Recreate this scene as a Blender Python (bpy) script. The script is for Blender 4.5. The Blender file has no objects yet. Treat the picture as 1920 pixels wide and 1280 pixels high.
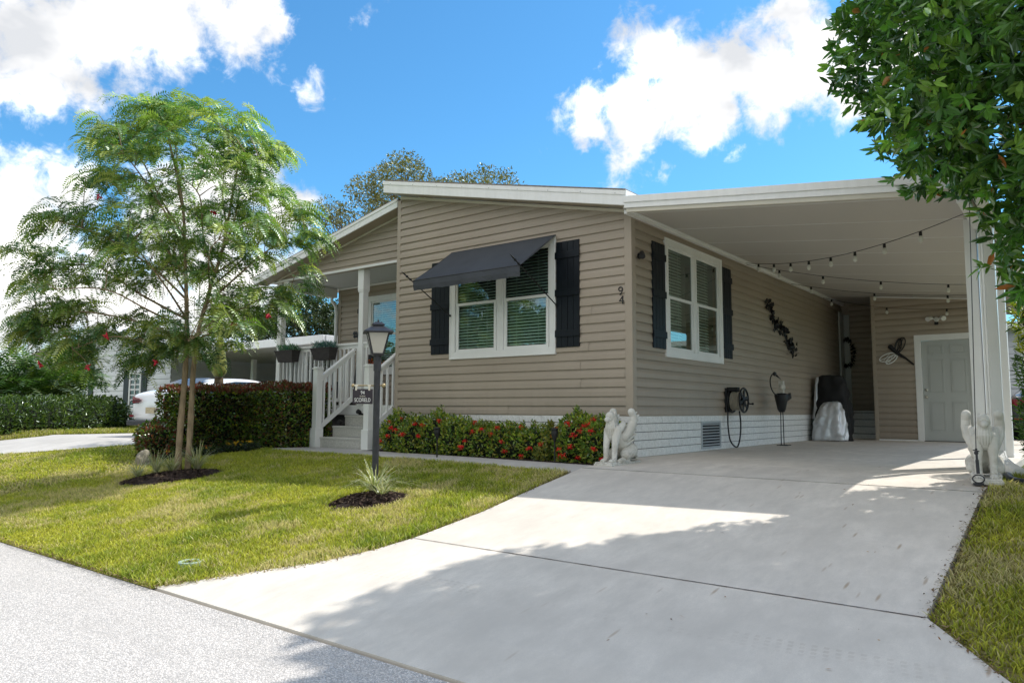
import bpy, bmesh, math, random
import numpy as np
from mathutils import Vector, Matrix
random.seed(7)
RG = np.random.default_rng(11)
C = bpy.context.scene.collection
scene = bpy.context.scene
rad = math.radians

# ---------------------------------------------------------------- helpers
def A(*v): return np.array(v, float)
def nrm(v):
    v = np.asarray(v, float)
    return v / np.maximum(np.linalg.norm(v, axis=-1, keepdims=True), 1e-9)

def origin_of(o):
    p = A(0, 0, 0)
    while o is not None:
        p = p + np.array(o.location); o = o.parent
    return p

def tag(o, label=None, cat=None, group=None, kind=None):
    if label: o['label'] = label
    if cat: o['category'] = cat
    if group: o['group'] = group
    if kind: o['kind'] = kind
    return o

def thing(name, label, cat, loc=(0, 0, 0), group=None, rotz=0.0):
    o = bpy.data.objects.new(name, None); C.objects.link(o)
    o.empty_display_size = 0.2
    o.location = loc; o.rotation_euler = (0, 0, rotz)
    return tag(o, label, cat, group)

def mesh_from(name, V, faces, mats, smooth=False, col=None, fmat=None):
    """V (n,3); faces a list of arrays (m,k) or a python list of tuples"""
    me = bpy.data.meshes.new(name)
    V = np.asarray(V, np.float32)
    if isinstance(faces, list) and faces and isinstance(faces[0], np.ndarray):
        tot = np.concatenate([np.full(len(f), f.shape[1], np.int32) for f in faces])
        idx = np.concatenate([f.ravel() for f in faces]).astype(np.int32)
    elif isinstance(faces, np.ndarray):
        tot = np.full(len(faces), faces.shape[1], np.int32); idx = faces.ravel().astype(np.int32)
    else:
        tot = np.array([len(f) for f in faces], np.int32)
        idx = np.array([i for f in faces for i in f], np.int32)
    start = np.concatenate([[0], np.cumsum(tot)[:-1]]).astype(np.int32)
    me.vertices.add(len(V)); me.vertices.foreach_set('co', V.ravel())
    me.loops.add(len(idx)); me.loops.foreach_set('vertex_index', idx)
    me.polygons.add(len(tot)); me.polygons.foreach_set('loop_start', start); me.polygons.foreach_set('loop_total', tot)
    if fmat is not None: me.polygons.foreach_set('material_index', np.asarray(fmat, np.int32))
    me.update(calc_edges=True); me.validate()
    me.polygons.foreach_set('use_smooth', np.full(len(me.polygons), bool(smooth)))
    if col is not None:
        a = me.color_attributes.new('col', 'FLOAT_COLOR', 'POINT')
        c = np.ones((len(V), 4), np.float32); c[:, :3] = col
        a.data.foreach_set('color', c.ravel())
    for m in (mats if isinstance(mats, (list, tuple)) else [mats]): me.materials.append(m)
    return me

def put(name, V, faces, mats, parent=None, smooth=False, col=None, fmat=None, base=None, bevel=0.0):
    V = np.asarray(V, float)
    if parent is not None: org = origin_of(parent)
    else:
        if base is None:
            base = (V[:, 0].mean(), V[:, 1].mean(), V[:, 2].min())
        org = np.array(base, float)
    me = mesh_from(name, V - org, faces, mats, smooth, col, fmat)
    o = bpy.data.objects.new(name, me); C.objects.link(o)
    if parent is not None: o.parent = parent
    else: o.location = org
    if bevel:
        b = o.modifiers.new('bevel', 'BEVEL'); b.width = bevel; b.segments = 2; b.limit_method = 'ANGLE'; b.angle_limit = rad(40)
        b.harden_normals = False
    return o

class MB:
    def __init__(s): s.v = []; s.f = []; s.m = []; s.mi = 0; s.c = []; s.cc = (1, 1, 1)
    def add(s, vs, fs):
        n = len(s.v)
        s.v += [tuple(map(float, p)) for p in vs]
        s.f += [tuple(n + i for i in f) for f in fs]
        s.m += [s.mi] * len(fs); s.c += [s.cc] * len(vs)
        return s
    def box(s, x0, x1, y0, y1, z0, z1):
        return s.obox(A((x0+x1)/2, (y0+y1)/2, (z0+z1)/2), A(1, 0, 0)*(x1-x0)/2, A(0, 1, 0)*(y1-y0)/2, A(0, 0, 1)*(z1-z0)/2)
    def obox(s, c, a, b, d):
        c, a, b, d = (np.array(q, float) for q in (c, a, b, d))
        vs = [c+i*a+j*b+k*d for i in (-1, 1) for j in (-1, 1) for k in (-1, 1)]
        fs = [(0, 1, 3, 2), (4, 6, 7, 5), (0, 4, 5, 1), (2, 3, 7, 6), (0, 2, 6, 4), (1, 5, 7, 3)]
        if np.dot(np.cross(a, b), d) < 0: fs = [f[::-1] for f in fs]
        return s.add(vs, fs)
    def bar(s, p, q, w, h, up=(0, 0, 1)):
        p = np.array(p, float); q = np.array(q, float); d = q-p; L = np.linalg.norm(d); d /= L
        sd = nrm(np.cross(d, up)); u = np.cross(sd, d)
        return s.obox((p+q)/2, d*L/2, sd*w/2, u*h/2)
    def tube(s, pts, r, n=8, cap=True):
        pts = [np.array(p, float) for p in pts]; m = len(pts)
        rs = r if hasattr(r, '__len__') else [r]*m
        prev = None; vs = []
        for i in range(m):
            t = nrm(pts[min(i+1, m-1)]-pts[max(i-1, 0)])
            if prev is None:
                prev = nrm(np.cross(t, A(0, 0, 1) if abs(t[2]) < .9 else A(1, 0, 0)))
            a = nrm(prev-t*np.dot(prev, t)); b = np.cross(t, a); prev = a
            for k in range(n):
                w = 2*math.pi*k/n
                vs.append(pts[i]+rs[i]*(math.cos(w)*a+math.sin(w)*b))
        fs = [(i*n+k, i*n+(k+1) % n, (i+1)*n+(k+1) % n, (i+1)*n+k) for i in range(m-1) for k in range(n)]
        if cap: fs += [tuple(range(n))[::-1], tuple((m-1)*n+k for k in range(n))]
        return s.add(vs, fs)
    def lathe(s, prof, c=(0, 0, 0), n=16, ax=None, rot=0.0):
        """prof [(r,z)], around vertical axis (or the frame ax=(a,b,t))"""
        c = np.array(c, float)
        a, b, t = ax if ax is not None else (A(1, 0, 0), A(0, 1, 0), A(0, 0, 1))
        vs = [c+r*(math.cos(2*math.pi*k/n+rot)*a+math.sin(2*math.pi*k/n+rot)*b)+z*t for r, z in prof for k in range(n)]
        m = len(prof)
        fs = [(i*n+k, i*n+(k+1) % n, (i+1)*n+(k+1) % n, (i+1)*n+k) for i in range(m-1) for k in range(n)]
        fs += [tuple(range(n))[::-1], tuple((m-1)*n+k for k in range(n))]
        return s.add(vs, fs)
    def prism(s, poly, d):
        """poly: planar 3D points (outline), d: extrusion vector"""
        P = [np.array(p, float) for p in poly]; d = np.array(d, float); n = len(P)
        nn = sum(np.cross(P[i], P[(i+1) % n]) for i in range(n))
        fs = [tuple(range(n)), tuple(range(n, 2*n))[::-1]] + [(i, i+n, (i+1) % n+n, (i+1) % n) for i in range(n)]
        if np.dot(nn, d) > 0: fs = [f[::-1] for f in fs]
        return s.add(P+[p+d for p in P], fs)
    def quad(s, a, b, c, d): return s.add([a, b, c, d], [(0, 1, 2, 3)])
    def ball(s, c, r, n=10, m=7, sc=(1, 1, 1)):
        c = np.array(c, float)
        vs = [c+A(0, 0, -r*sc[2])]
        for i in range(1, m):
            t = -math.pi/2+math.pi*i/m
            for k in range(n):
                w = 2*math.pi*k/n
                vs.append(c+r*A(math.cos(t)*math.cos(w)*sc[0], math.cos(t)*math.sin(w)*sc[1], math.sin(t)*sc[2]))
        vs.append(c+A(0, 0, r*sc[2])); L = len(vs)-1
        fs = [(0, 1+(k+1) % n, 1+k) for k in range(n)]
        for i in range(m-2):
            for k in range(n):
                fs.append((1+i*n+k, 1+i*n+(k+1) % n, 1+(i+1)*n+(k+1) % n, 1+(i+1)*n+k))
        fs += [(1+(m-2)*n+k, 1+(m-2)*n+(k+1) % n, L) for k in range(n)]
        return s.add(vs, fs)
    def build(s, name, mat, parent=None, smooth=False, bevel=0.0, base=None, usecol=False):
        return put(name, np.array(s.v), s.f, mat, parent, smooth, col=(np.array(s.c) if usecol else None),
                   fmat=s.m if isinstance(mat, (list, tuple)) else None, base=base, bevel=bevel)

def copy_tree(o, parent=None, loc=None):
    c = o.copy(); C.objects.link(c)
    if parent is not None: c.parent = parent
    if loc is not None: c.location = loc
    for ch in list(o.children): copy_tree(ch, c)
    return c

# value noise (numpy)
def _h(i, j, k, s):
    n = (i*374761393 + j*668265263 + k*2147483647 + s*974711) & 0xffffffff
    n = ((n ^ (n >> 13))*1274126177) & 0xffffffff
    return ((n ^ (n >> 16)) & 0xffff)/65535.0
def noise(P, sc=1.0, seed=0):
    P = np.asarray(P, float)*sc
    if P.shape[1] == 2: P = np.c_[P, np.zeros(len(P))]
    I = np.floor(P).astype(np.int64); F = P-I; F = F*F*(3-2*F); r = 0
    for a in (0, 1):
        for b in (0, 1):
            for c in (0, 1):
                w = (F[:, 0] if a else 1-F[:, 0])*(F[:, 1] if b else 1-F[:, 1])*(F[:, 2] if c else 1-F[:, 2])
                r = r+w*_h(I[:, 0]+a, I[:, 1]+b, I[:, 2]+c, seed)
    return r
def inpoly(P, poly):
    poly = np.array(poly, float); x, y = P[:, 0], P[:, 1]; r = np.zeros(len(P), bool)
    for i in range(len(poly)):
        x0, y0 = poly[i]; x1, y1 = poly[(i+1) % len(poly)]
        c = (y0 > y) != (y1 > y)
        with np.errstate(divide='ignore', invalid='ignore'):
            r ^= c & (x < (x1-x0)*(y-y0)/(y1-y0+1e-12)+x0)
    return r

# ---------------------------------------------------------------- ground profile
def zg(y, x=None):
    y = np.asarray(y, float)
    z = np.interp(y, [-60, -12, -6.1, -1.2, 400], [-.86, -.84, -.75, -.05, -.05])
    return z
def zgf(x, y): return float(zg(y))

# ---------------------------------------------------------------- materials
def mat(name):
    m = bpy.data.materials.new(name); m.use_nodes = True
    nt = m.node_tree; nt.nodes.clear()
    out = nt.nodes.new('ShaderNodeOutputMaterial')
    return m, nt, out
def N(nt, t, **k):
    n = nt.nodes.new(t)
    for a, v in k.items():
        if a.startswith('i_'):
            key = a[2:]
            n.inputs[int(key) if key.isdigit() else key].default_value = v
        else: setattr(n, a, v)
    return n
def rampn(nt, fac, stops):
    r = nt.nodes.new('ShaderNodeValToRGB'); e = r.color_ramp.elements
    while len(e) < len(stops): e.new(0.5)
    for i, (p, c) in enumerate(stops):
        e[i].position = p; e[i].color = (*c, 1) if len(c) == 3 else c
    nt.links.new(fac, r.inputs[0]); return r.outputs[0]
def math_(nt, op, a, b=None, clamp=False):
    n = nt.nodes.new('ShaderNodeMath'); n.operation = op; n.use_clamp = clamp
    for i, v in enumerate((a, b)):
        if v is None: continue
        if isinstance(v, (int, float)): n.inputs[i].default_value = v
        else: nt.links.new(v, n.inputs[i])
    return n.outputs[0]
def mixc(nt, fac, a, b, bt='MIX'):
    n = nt.nodes.new('ShaderNodeMix'); n.data_type = 'RGBA'; n.blend_type = bt; n.clamp_factor = True
    for s, v in ((0, fac), (6, a), (7, b)):
        if isinstance(v, (int, float)): n.inputs[s].default_value = v
        elif isinstance(v, tuple): n.inputs[s].default_value = (*v, 1)
        else: nt.links.new(v, n.inputs[s])
    return n.outputs[2]
def noisen(nt, vec, sc, det=4, rough=.55, dist=0):
    n = nt.nodes.new('ShaderNodeTexNoise'); n.inputs['Scale'].default_value = sc; n.inputs['Detail'].default_value = det
    n.inputs['Roughness'].default_value = rough; n.inputs['Distortion'].default_value = dist
    if vec is not None: nt.links.new(vec, n.inputs['Vector'])
    return n.outputs[0]
def mapping(nt, vec, sc=(1, 1, 1), loc=(0, 0, 0), rot=(0, 0, 0)):
    n = nt.nodes.new('ShaderNodeMapping'); n.inputs['Scale'].default_value = sc; n.inputs['Location'].default_value = loc; n.inputs['Rotation'].default_value = rot
    nt.links.new(vec, n.inputs['Vector']); return n.outputs[0]
def bsdf(nt, out, col, rough=.6, metal=0, spec=.4, bump=None, bstr=.2, bdist=.01, **k):
    p = nt.nodes.new('ShaderNodeBsdfPrincipled')
    for key, v in (('Base Color', col), ('Roughness', rough), ('Metallic', metal), ('Specular IOR Level', spec)):
        if isinstance(v, (int, float)): p.inputs[key].default_value = v
        elif isinstance(v, tuple): p.inputs[key].default_value = (*v, 1)
        else: nt.links.new(v, p.inputs[key])
    for a, v in k.items(): p.inputs[a.replace('_', ' ')].default_value = v
    if bump is not None:
        b = nt.nodes.new('ShaderNodeBump'); b.inputs['Strength'].default_value = bstr; b.inputs['Distance'].default_value = bdist
        nt.links.new(bump, b.inputs['Height']); nt.links.new(b.outputs[0], p.inputs['Normal'])
    if out is not None: nt.links.new(p.outputs[0], out.inputs[0])
    return p
def wpos(nt): return nt.nodes.new('ShaderNodeNewGeometry').outputs['Position']

def simple(name, c, rough=.5, metal=0, var=.15, sc=6, bstr=.1, bsc=60, spec=.4, stretch=(1, 1, 1), **k):
    m, nt, out = mat(name); P = mapping(nt, wpos(nt), stretch)
    n = noisen(nt, P, sc, 5); f = rampn(nt, n, [(.3, tuple(x*(1-var) for x in c)), (.7, tuple(min(1, x*(1+var)) for x in c))])
    b = noisen(nt, P, bsc, 3)
    r = math_(nt, 'ADD', math_(nt, 'MULTIPLY', n, .2), rough-.1)
    bsdf(nt, out, f, r, metal, spec, b, bstr, .004, **k)
    return m

M = {}
def siding_mat(name, c):
    m, nt, out = mat(name); P = wpos(nt)
    grain = noisen(nt, mapping(nt, P, (3, 3, 90)), 3, 4, .6)
    big = noisen(nt, P, .9, 3); drip = noisen(nt, mapping(nt, P, (9, 9, .5)), 1.5, 4)
    col = rampn(nt, big, [(.3, tuple(x*.93 for x in c)), (.7, tuple(x*1.05 for x in c))])
    col = mixc(nt, math_(nt, 'MULTIPLY', drip, .16), col, tuple(x*.72 for x in c))
    sz = nt.nodes.new('ShaderNodeSeparateXYZ'); nt.links.new(P, sz.inputs[0])
    low = nt.nodes.new('ShaderNodeMapRange'); nt.links.new(sz.outputs[2], low.inputs[0])
    low.inputs[1].default_value = 1.1; low.inputs[2].default_value = .5; low.inputs[3].default_value = 0; low.inputs[4].default_value = .22
    col = mixc(nt, math_(nt, 'MULTIPLY', low.outputs[0], drip), col, (.13, .11, .09))
    bsdf(nt, out, col, .48, 0, .35, grain, .12, .003)
    return m
M['siding'] = siding_mat('tan_vinyl_siding', (.375, .315, .25))
M['siding_white'] = siding_mat('white_siding', (.72, .74, .76))
M['trimtan'] = simple('tan_trim', (.37, .31, .245), .45, var=.06, sc=3)
M['cream'] = simple('cream_vinyl', (.62, .58, .49), .45, var=.05, sc=3)
M['white'] = simple('white_paint', (.78, .78, .76), .4, var=.035, sc=3, bstr=.04)
def stone_mat():
    m, nt, out = mat('weathered_white_cast_stone'); P = wpos(nt); ge = nt.nodes.new('ShaderNodeNewGeometry')
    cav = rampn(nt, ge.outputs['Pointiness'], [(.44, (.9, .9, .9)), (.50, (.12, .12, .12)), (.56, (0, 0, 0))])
    n = noisen(nt, P, 30, 5, .65); b = noisen(nt, P, 7, 4); s = nt.nodes.new('ShaderNodeSeparateXYZ'); nt.links.new(P, s.inputs[0])
    c = rampn(nt, b, [(.35, (.70, .69, .65)), (.7, (.56, .54, .48))])
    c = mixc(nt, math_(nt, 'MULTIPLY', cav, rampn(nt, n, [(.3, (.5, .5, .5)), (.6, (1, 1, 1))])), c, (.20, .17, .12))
    lo = nt.nodes.new('ShaderNodeMapRange'); nt.links.new(s.outputs[2], lo.inputs[0]); lo.inputs[1].default_value = .30; lo.inputs[2].default_value = -.02; lo.inputs[3].default_value = 0; lo.inputs[4].default_value = .6
    c = mixc(nt, math_(nt, 'MULTIPLY', lo.outputs[0], rampn(nt, n, [(.45, (0, 0, 0)), (.65, (1, 1, 1))])), c, (.27, .24, .18))
    bsdf(nt, out, c, .8, 0, .2, n, .6, .006); return m
M['castone'] = stone_mat()
def fascia_mat():
    m, nt, out = mat('white_aluminium_fascia'); P = wpos(nt)
    d = noisen(nt, mapping(nt, P, (7, 7, 1.2)), 2, 5); big = noisen(nt, P, 1.2, 4)
    c = rampn(nt, d, [(.35, (.86, .86, .85)), (.75, (.79, .79, .775))])
    c = mixc(nt, math_(nt, 'MULTIPLY', big, .15), c, (.6, .6, .58))
    bsdf(nt, out, c, .35, 0, .4, big, .15, .01); return m
M['fascia'] = fascia_mat()
M['black'] = simple('black_metal', (.012, .012, .013), .45, var=.3)
M['shutter'] = simple('black_shutter_paint', (.005, .008, .012), .42, var=.3, sc=8, bstr=.15, bsc=30, stretch=(6, 6, .6), spec=.25)
M['lampmetal'] = simple('weathered_grey_metal', (.028, .028, .033), .45, var=.35, sc=12, bstr=.1)
M['awning'] = simple('charcoal_canvas', (.066, .072, .082), .85, var=.12, sc=2.5, bstr=.35, bsc=220, spec=.15)
M['room'] = simple('dim_room_wall', (.20, .25, .22), .8, var=.3, sc=2)
M['dark'] = simple('dark_interior', (.01, .012, .012), .9, var=.2)
M['blind'] = simple('blind_slats', (.78, .84, .80), .5, var=.05)
M['stone'] = simple('white_cast_stone', (.66, .65, .61), .75, var=.14, sc=14, bstr=.5, bsc=90, spec=.2)
M['silver'] = simple('silver_cover_cloth', (.66, .67, .69), .34, .35, var=.12, sc=7, bstr=.25, bsc=40)
M['blackcloth'] = simple('black_cover_cloth', (.008, .008, .009), .7, var=.4, bstr=.3)
M['hose'] = simple('beige_hose', (.36, .32, .25), .45, var=.1)
M['doorgrey'] = simple('pale_grey_door_paint', (.44, .46, .44), .45, var=.03, sc=2)
M['brass'] = simple('satin_nickel', (.6, .57, .5), .3, .9, var=.1)
M['steelgrey'] = simple('vent_metal', (.42, .44, .45), .5, .2, var=.08)
M['red'] = simple('red_petals', (.62, .015, .012), .5, var=.25, sc=40)
M['darkred'] = simple('crimson_petals', (.42, .01, .03), .5, var=.25, sc=40)
M['yellow'] = simple('yellow_petals', (.75, .45, .02), .5, var=.25, sc=40)
M['orange'] = simple('rust_petals', (.35, .06, .015), .6, var=.3, sc=40)
M['pink'] = simple('magenta_petals', (.5, .03, .2), .5, var=.25, sc=40)
M['bark'] = simple('pale_brown_bark', (.30, .225, .15), .9, var=.35, sc=10, bstr=.9, bsc=30, spec=.1, stretch=(2, 2, .6))
M['barkdark'] = simple('dark_bark', (.10, .075, .05), .9, var=.35, sc=10, bstr=.9, bsc=40, spec=.1)
M['green_shaft'] = simple('palm_crownshaft', (.26, .28, .07), .5, var=.2, sc=6)
M['wood'] = simple('grey_brown_planter_wood', (.045, .04, .038), .8, var=.3, sc=6, bstr=.5, stretch=(1, 1, 6))
M['shingle'] = simple('roof_shingle', (.22, .19, .16), .9, var=.3, sc=20, bstr=.7)
M['carpaint'] = simple('white_car_paint', (.80, .81, .83), .12, 0, var=.01, bstr=0, spec=.6)
M['taillight'] = simple('red_tail_lamp', (.22, .01, .03), .12, var=.2, spec=.7)
M['rubber'] = simple('tyre_rubber', (.02, .02, .02), .8)
M['chrome'] = simple('wheel_alloy', (.5, .5, .5), .25, .9, var=.05)
M['plate'] = simple('number_plate', (.45, .38, .25), .5, var=.3, sc=30)
M['rock'] = simple('tan_boulder', (.42, .32, .22), .9, var=.3, sc=9, bstr=.8, bsc=40)
M['bluebox'] = simple('blue_panel', (.05, .15, .35), .5, var=.2)
M['green_plastic'] = simple('pale_green_plastic', (.33, .42, .36), .5, var=.1)
M['pipe'] = simple('dark_blue_pipe', (.02, .03, .05), .4, var=.1)

def glass_mat(name, tint=(.78, .92, .86), refl=.5, base=.0):
    m, nt, out = mat(name)
    fr = N(nt, 'ShaderNodeFresnel'); fr.inputs[0].default_value = 1.5
    f = math_(nt, 'ADD', math_(nt, 'MULTIPLY', fr.outputs[0], 1.15), base, True)
    g = N(nt, 'ShaderNodeBsdfGlossy'); g.inputs[0].default_value = (.9, 1, .95, 1); g.inputs[1].default_value = .01
    t = N(nt, 'ShaderNodeBsdfTransparent'); t.inputs[0].default_value = (*tint, 1)
    mx = N(nt, 'ShaderNodeMixShader'); nt.links.new(f, mx.inputs[0]); nt.links.new(t.outputs[0], mx.inputs[1]); nt.links.new(g.outputs[0], mx.inputs[2])
    nt.links.new(mx.outputs[0], out.inputs[0]); return m
M['glass'] = glass_mat('window_glass', base=.13)
M['carglass'] = glass_mat('car_glass', (.12, .14, .15), base=.05)
def frosted(name, c):
    m, nt, out = mat(name)
    d = N(nt, 'ShaderNodeBsdfDiffuse'); d.inputs[0].default_value = (*c, 1)
    t = N(nt, 'ShaderNodeBsdfTranslucent'); t.inputs[0].default_value = (*c, 1)
    mx = N(nt, 'ShaderNodeMixShader'); mx.inputs[0].default_value = .5
    nt.links.new(d.outputs[0], mx.inputs[1]); nt.links.new(t.outputs[0], mx.inputs[2])
    g = N(nt, 'ShaderNodeBsdfGlossy'); g.inputs[1].default_value = .25
    m2 = N(nt, 'ShaderNodeMixShader'); m2.inputs[0].default_value = .06
    nt.links.new(mx.outputs[0], m2.inputs[1]); nt.links.new(g.outputs[0], m2.inputs[2]); nt.links.new(m2.outputs[0], out.inputs[0]); return m
M['frost'] = frosted('frosted_lantern_glass', (.8, .77, .7))
M['bulb'] = frosted('clear_bulb_glass', (.85, .85, .8))

def leaf_mat(name, trans=.35, gloss=.06, rough=.35, fk=.6):
    m, nt, out = mat(name)
    a = N(nt, 'ShaderNodeAttribute'); a.attribute_name = 'col'
    d = N(nt, 'ShaderNodeBsdfDiffuse'); nt.links.new(a.outputs[0], d.inputs[0])
    t = N(nt, 'ShaderNodeBsdfTranslucent')
    tc = mixc(nt, .6, a.outputs[0], (1.35, 1.5, .55), 'MULTIPLY'); nt.links.new(tc, t.inputs[0])
    mx = N(nt, 'ShaderNodeMixShader'); mx.inputs[0].default_value = trans
    nt.links.new(d.outputs[0], mx.inputs[1]); nt.links.new(t.outputs[0], mx.inputs[2])
    g = N(nt, 'ShaderNodeBsdfGlossy'); g.inputs[1].default_value = rough; g.inputs[0].default_value = (.9, 1, .9, 1)
    fr = N(nt, 'ShaderNodeFresnel'); fr.inputs[0].default_value = 1.4
    f = math_(nt, 'ADD', math_(nt, 'MULTIPLY', fr.outputs[0], fk), gloss, True)
    m2 = N(nt, 'ShaderNodeMixShader'); nt.links.new(f, m2.inputs[0])
    nt.links.new(mx.outputs[0], m2.inputs[1]); nt.links.new(g.outputs[0], m2.inputs[2]); nt.links.new(m2.outputs[0], out.inputs[0]); return m
M['leaf'] = leaf_mat('leaf', .40, .0, .5, .18); M['glossleaf'] = leaf_mat('glossy_leaf', .28, .01, .42, .30); M['grass'] = leaf_mat('grass_blade', .45, 0, .7, .06)
M['petiole'] = leaf_mat('frond', .35, .04, .4)
def attr_mat(name, rough=.9, bstr=0):
    m, nt, out = mat(name)
    a = N(nt, 'ShaderNodeAttribute'); a.attribute_name = 'col'
    b = noisen(nt, wpos(nt), 120, 3)
    bsdf(nt, out, a.outputs[0], rough, 0, .2, b, .3, .005); return m
M['attr'] = attr_mat('tinted_matte')

def concrete_mat(name, c, stains=True):
    m, nt, out = mat(name); P = wpos(nt)
    big = noisen(nt, P, .9, 8, .68); mid = noisen(nt, mapping(nt, P, (1, .35, 1), rot=(0, 0, .5)), 6, 8, .72); fine = noisen(nt, P, 180, 3, .6)
    brush = noisen(nt, mapping(nt, P, (2, 130, 2)), 1.2, 3)
    col = rampn(nt, big, [(.34, tuple(x*.78 for x in c)), (.66, tuple(x*1.07 for x in c))])
    col = mixc(nt, rampn(nt, mid, [(.38, (0, 0, 0)), (.68, (.8, .8, .8))]), col, tuple(x*.72 for x in c))
    col = mixc(nt, rampn(nt, fine, [(.38, (.42, .42, .42)), (.62, (0, 0, 0))]), col, tuple(x*.7 for x in c))
    if stains:
        v = nt.nodes.new('ShaderNodeTexVoronoi'); v.inputs['Scale'].default_value = 1.0
        nt.links.new(mapping(nt, P, (9.5, 1.5, 1), rot=(0, 0, .38)), v.inputs['Vector'])
        st = rampn(nt, v.outputs['Distance'], [(.0, (.95, .95, .95)), (.06, (.75, .75, .75)), (.125, (0, 0, 0))])
        s = nt.nodes.new('ShaderNodeSeparateXYZ'); nt.links.new(P, s.inputs[0])
        gate = rampn(nt, noisen(nt, P, .55, 2), [(.40, (0, 0, 0)), (.52, (1, 1, 1))])
        rng = nt.nodes.new('ShaderNodeMapRange'); nt.links.new(s.outputs[0], rng.inputs[0]); rng.inputs[1].default_value = 1.7; rng.inputs[2].default_value = 3.2
        k = math_(nt, 'MULTIPLY', math_(nt, 'MULTIPLY', st, gate), math_(nt, 'MULTIPLY', rng.outputs[0], .9))
        col = mixc(nt, k, col, (.36, .26, .17))
        # tyre tread print crossing the apron: two rows of small blocks along x
        for yc in (-4.92, -4.96, -5.0, -5.04):
            yy = math_(nt, 'ABSOLUTE', math_(nt, 'SUBTRACT', s.outputs[1], math_(nt, 'ADD', math_(nt, 'MULTIPLY', s.outputs[0], .03), yc)))
            band = math_(nt, 'LESS_THAN', yy, .013)
            w = math_(nt, 'SINE', math_(nt, 'MULTIPLY', s.outputs[0], 140+yc*6)); bl = math_(nt, 'GREATER_THAN', w, .1)
            f = math_(nt, 'MULTIPLY', math_(nt, 'MULTIPLY', band, bl), math_(nt, 'MULTIPLY', rampn(nt, noisen(nt, P, 1.6, 4), [(.45, (0, 0, 0)), (.7, (1, 1, 1))]), .30))
            col = mixc(nt, f, col, (.30, .23, .17))
    bsdf(nt, out, col, .85, 0, .25, math_(nt, 'ADD', fine, math_(nt, 'MULTIPLY', brush, .7)), .35, .003)
    return m
M['concrete'] = concrete_mat('broom_finished_concrete', (.76, .70, .62))
M['concrete2'] = concrete_mat('path_concrete', (.60, .57, .53), False)
M['joint_or_shade'] = simple('joint_filler', (.13, .10, .085), .95, var=.4, sc=30)
def asphalt_mat():
    m, nt, out = mat('sun_bleached_asphalt'); P = wpos(nt)
    v = nt.nodes.new('ShaderNodeTexVoronoi'); v.inputs['Scale'].default_value = 115; nt.links.new(P, v.inputs['Vector'])
    big = noisen(nt, P, .7, 4); f = noisen(nt, P, 60, 4, .7)
    sc = nt.nodes.new('ShaderNodeSeparateColor'); nt.links.new(v.outputs['Color'], sc.inputs[0])
    col = rampn(nt, sc.outputs[0], [(.0, (.34, .33, .325)), (.4, (.64, .61, .585)), (.8, (.86, .81, .77)), (1, (.95, .89, .83))])
    col = mixc(nt, rampn(nt, v.outputs['Distance'], [(.3, (0, 0, 0)), (.7, (.75, .75, .75))]), col, (.27, .255, .245))
    col = mixc(nt, math_(nt, 'MULTIPLY', big, .4), col, (.60, .56, .52))
    pat = rampn(nt, noisen(nt, mapping(nt, P, (.5, 1.6, 1)), 1.3, 7, .7), [(.48, (0, 0, 0)), (.66, (.25, .25, .25))]); col = mixc(nt, pat, col, (.36, .34, .32))
    bsdf(nt, out, col, .9, 0, .2, math_(nt, 'SUBTRACT', f, v.outputs['Distance']), .8, .006); return m
M['asphalt'] = asphalt_mat()
def soil_mat(name, c1, c2, sc=14):
    m, nt, out = mat(name); P = wpos(nt)
    a = noisen(nt, P, sc, 6, .7); b = noisen(nt, P, 1.1, 4)
    col = rampn(nt, a, [(.3, c1), (.7, c2)]); col = mixc(nt, math_(nt, 'MULTIPLY', b, .5), col, tuple(x*.7 for x in c1))
    bsdf(nt, out, col, .95, 0, .15, a, .8, .02); return m
M['turf'] = soil_mat('lawn_thatch', (.17, .16, .04), (.34, .29, .11))
M['far_ground'] = soil_mat('far_grass', (.07, .09, .03), (.13, .14, .05), 4)
M['mulch'] = soil_mat('dark_mulch', (.018, .012, .010), (.075, .05, .04), 40)
def brick_mat():
    m, nt, out = mat('white_block_skirting'); P = wpos(nt)
    n = noisen(nt, P, 35, 5, .7); b = noisen(nt, P, 3, 4)
    col = rampn(nt, n, [(.3, (.60, .60, .59)), (.6, (.84, .835, .82))])
    col = mixc(nt, math_(nt, 'MULTIPLY', b, .25), col, (.62, .60, .54))
    bsdf(nt, out, col, .8, 0, .25, n, .7, .008); return m
M['block'] = brick_mat()
M['mortar_or_shade'] = simple('joint_or_shadow_line', (.10, .10, .10), .95)
M['ceil'] = simple('carport_ceiling_panel', (.53, .495, .45), .55, var=.03, sc=1.2, bstr=.15, bsc=120)
M['ceilwhite'] = simple('porch_ceiling', (.62, .64, .63), .55, var=.03, sc=1.2)

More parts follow.
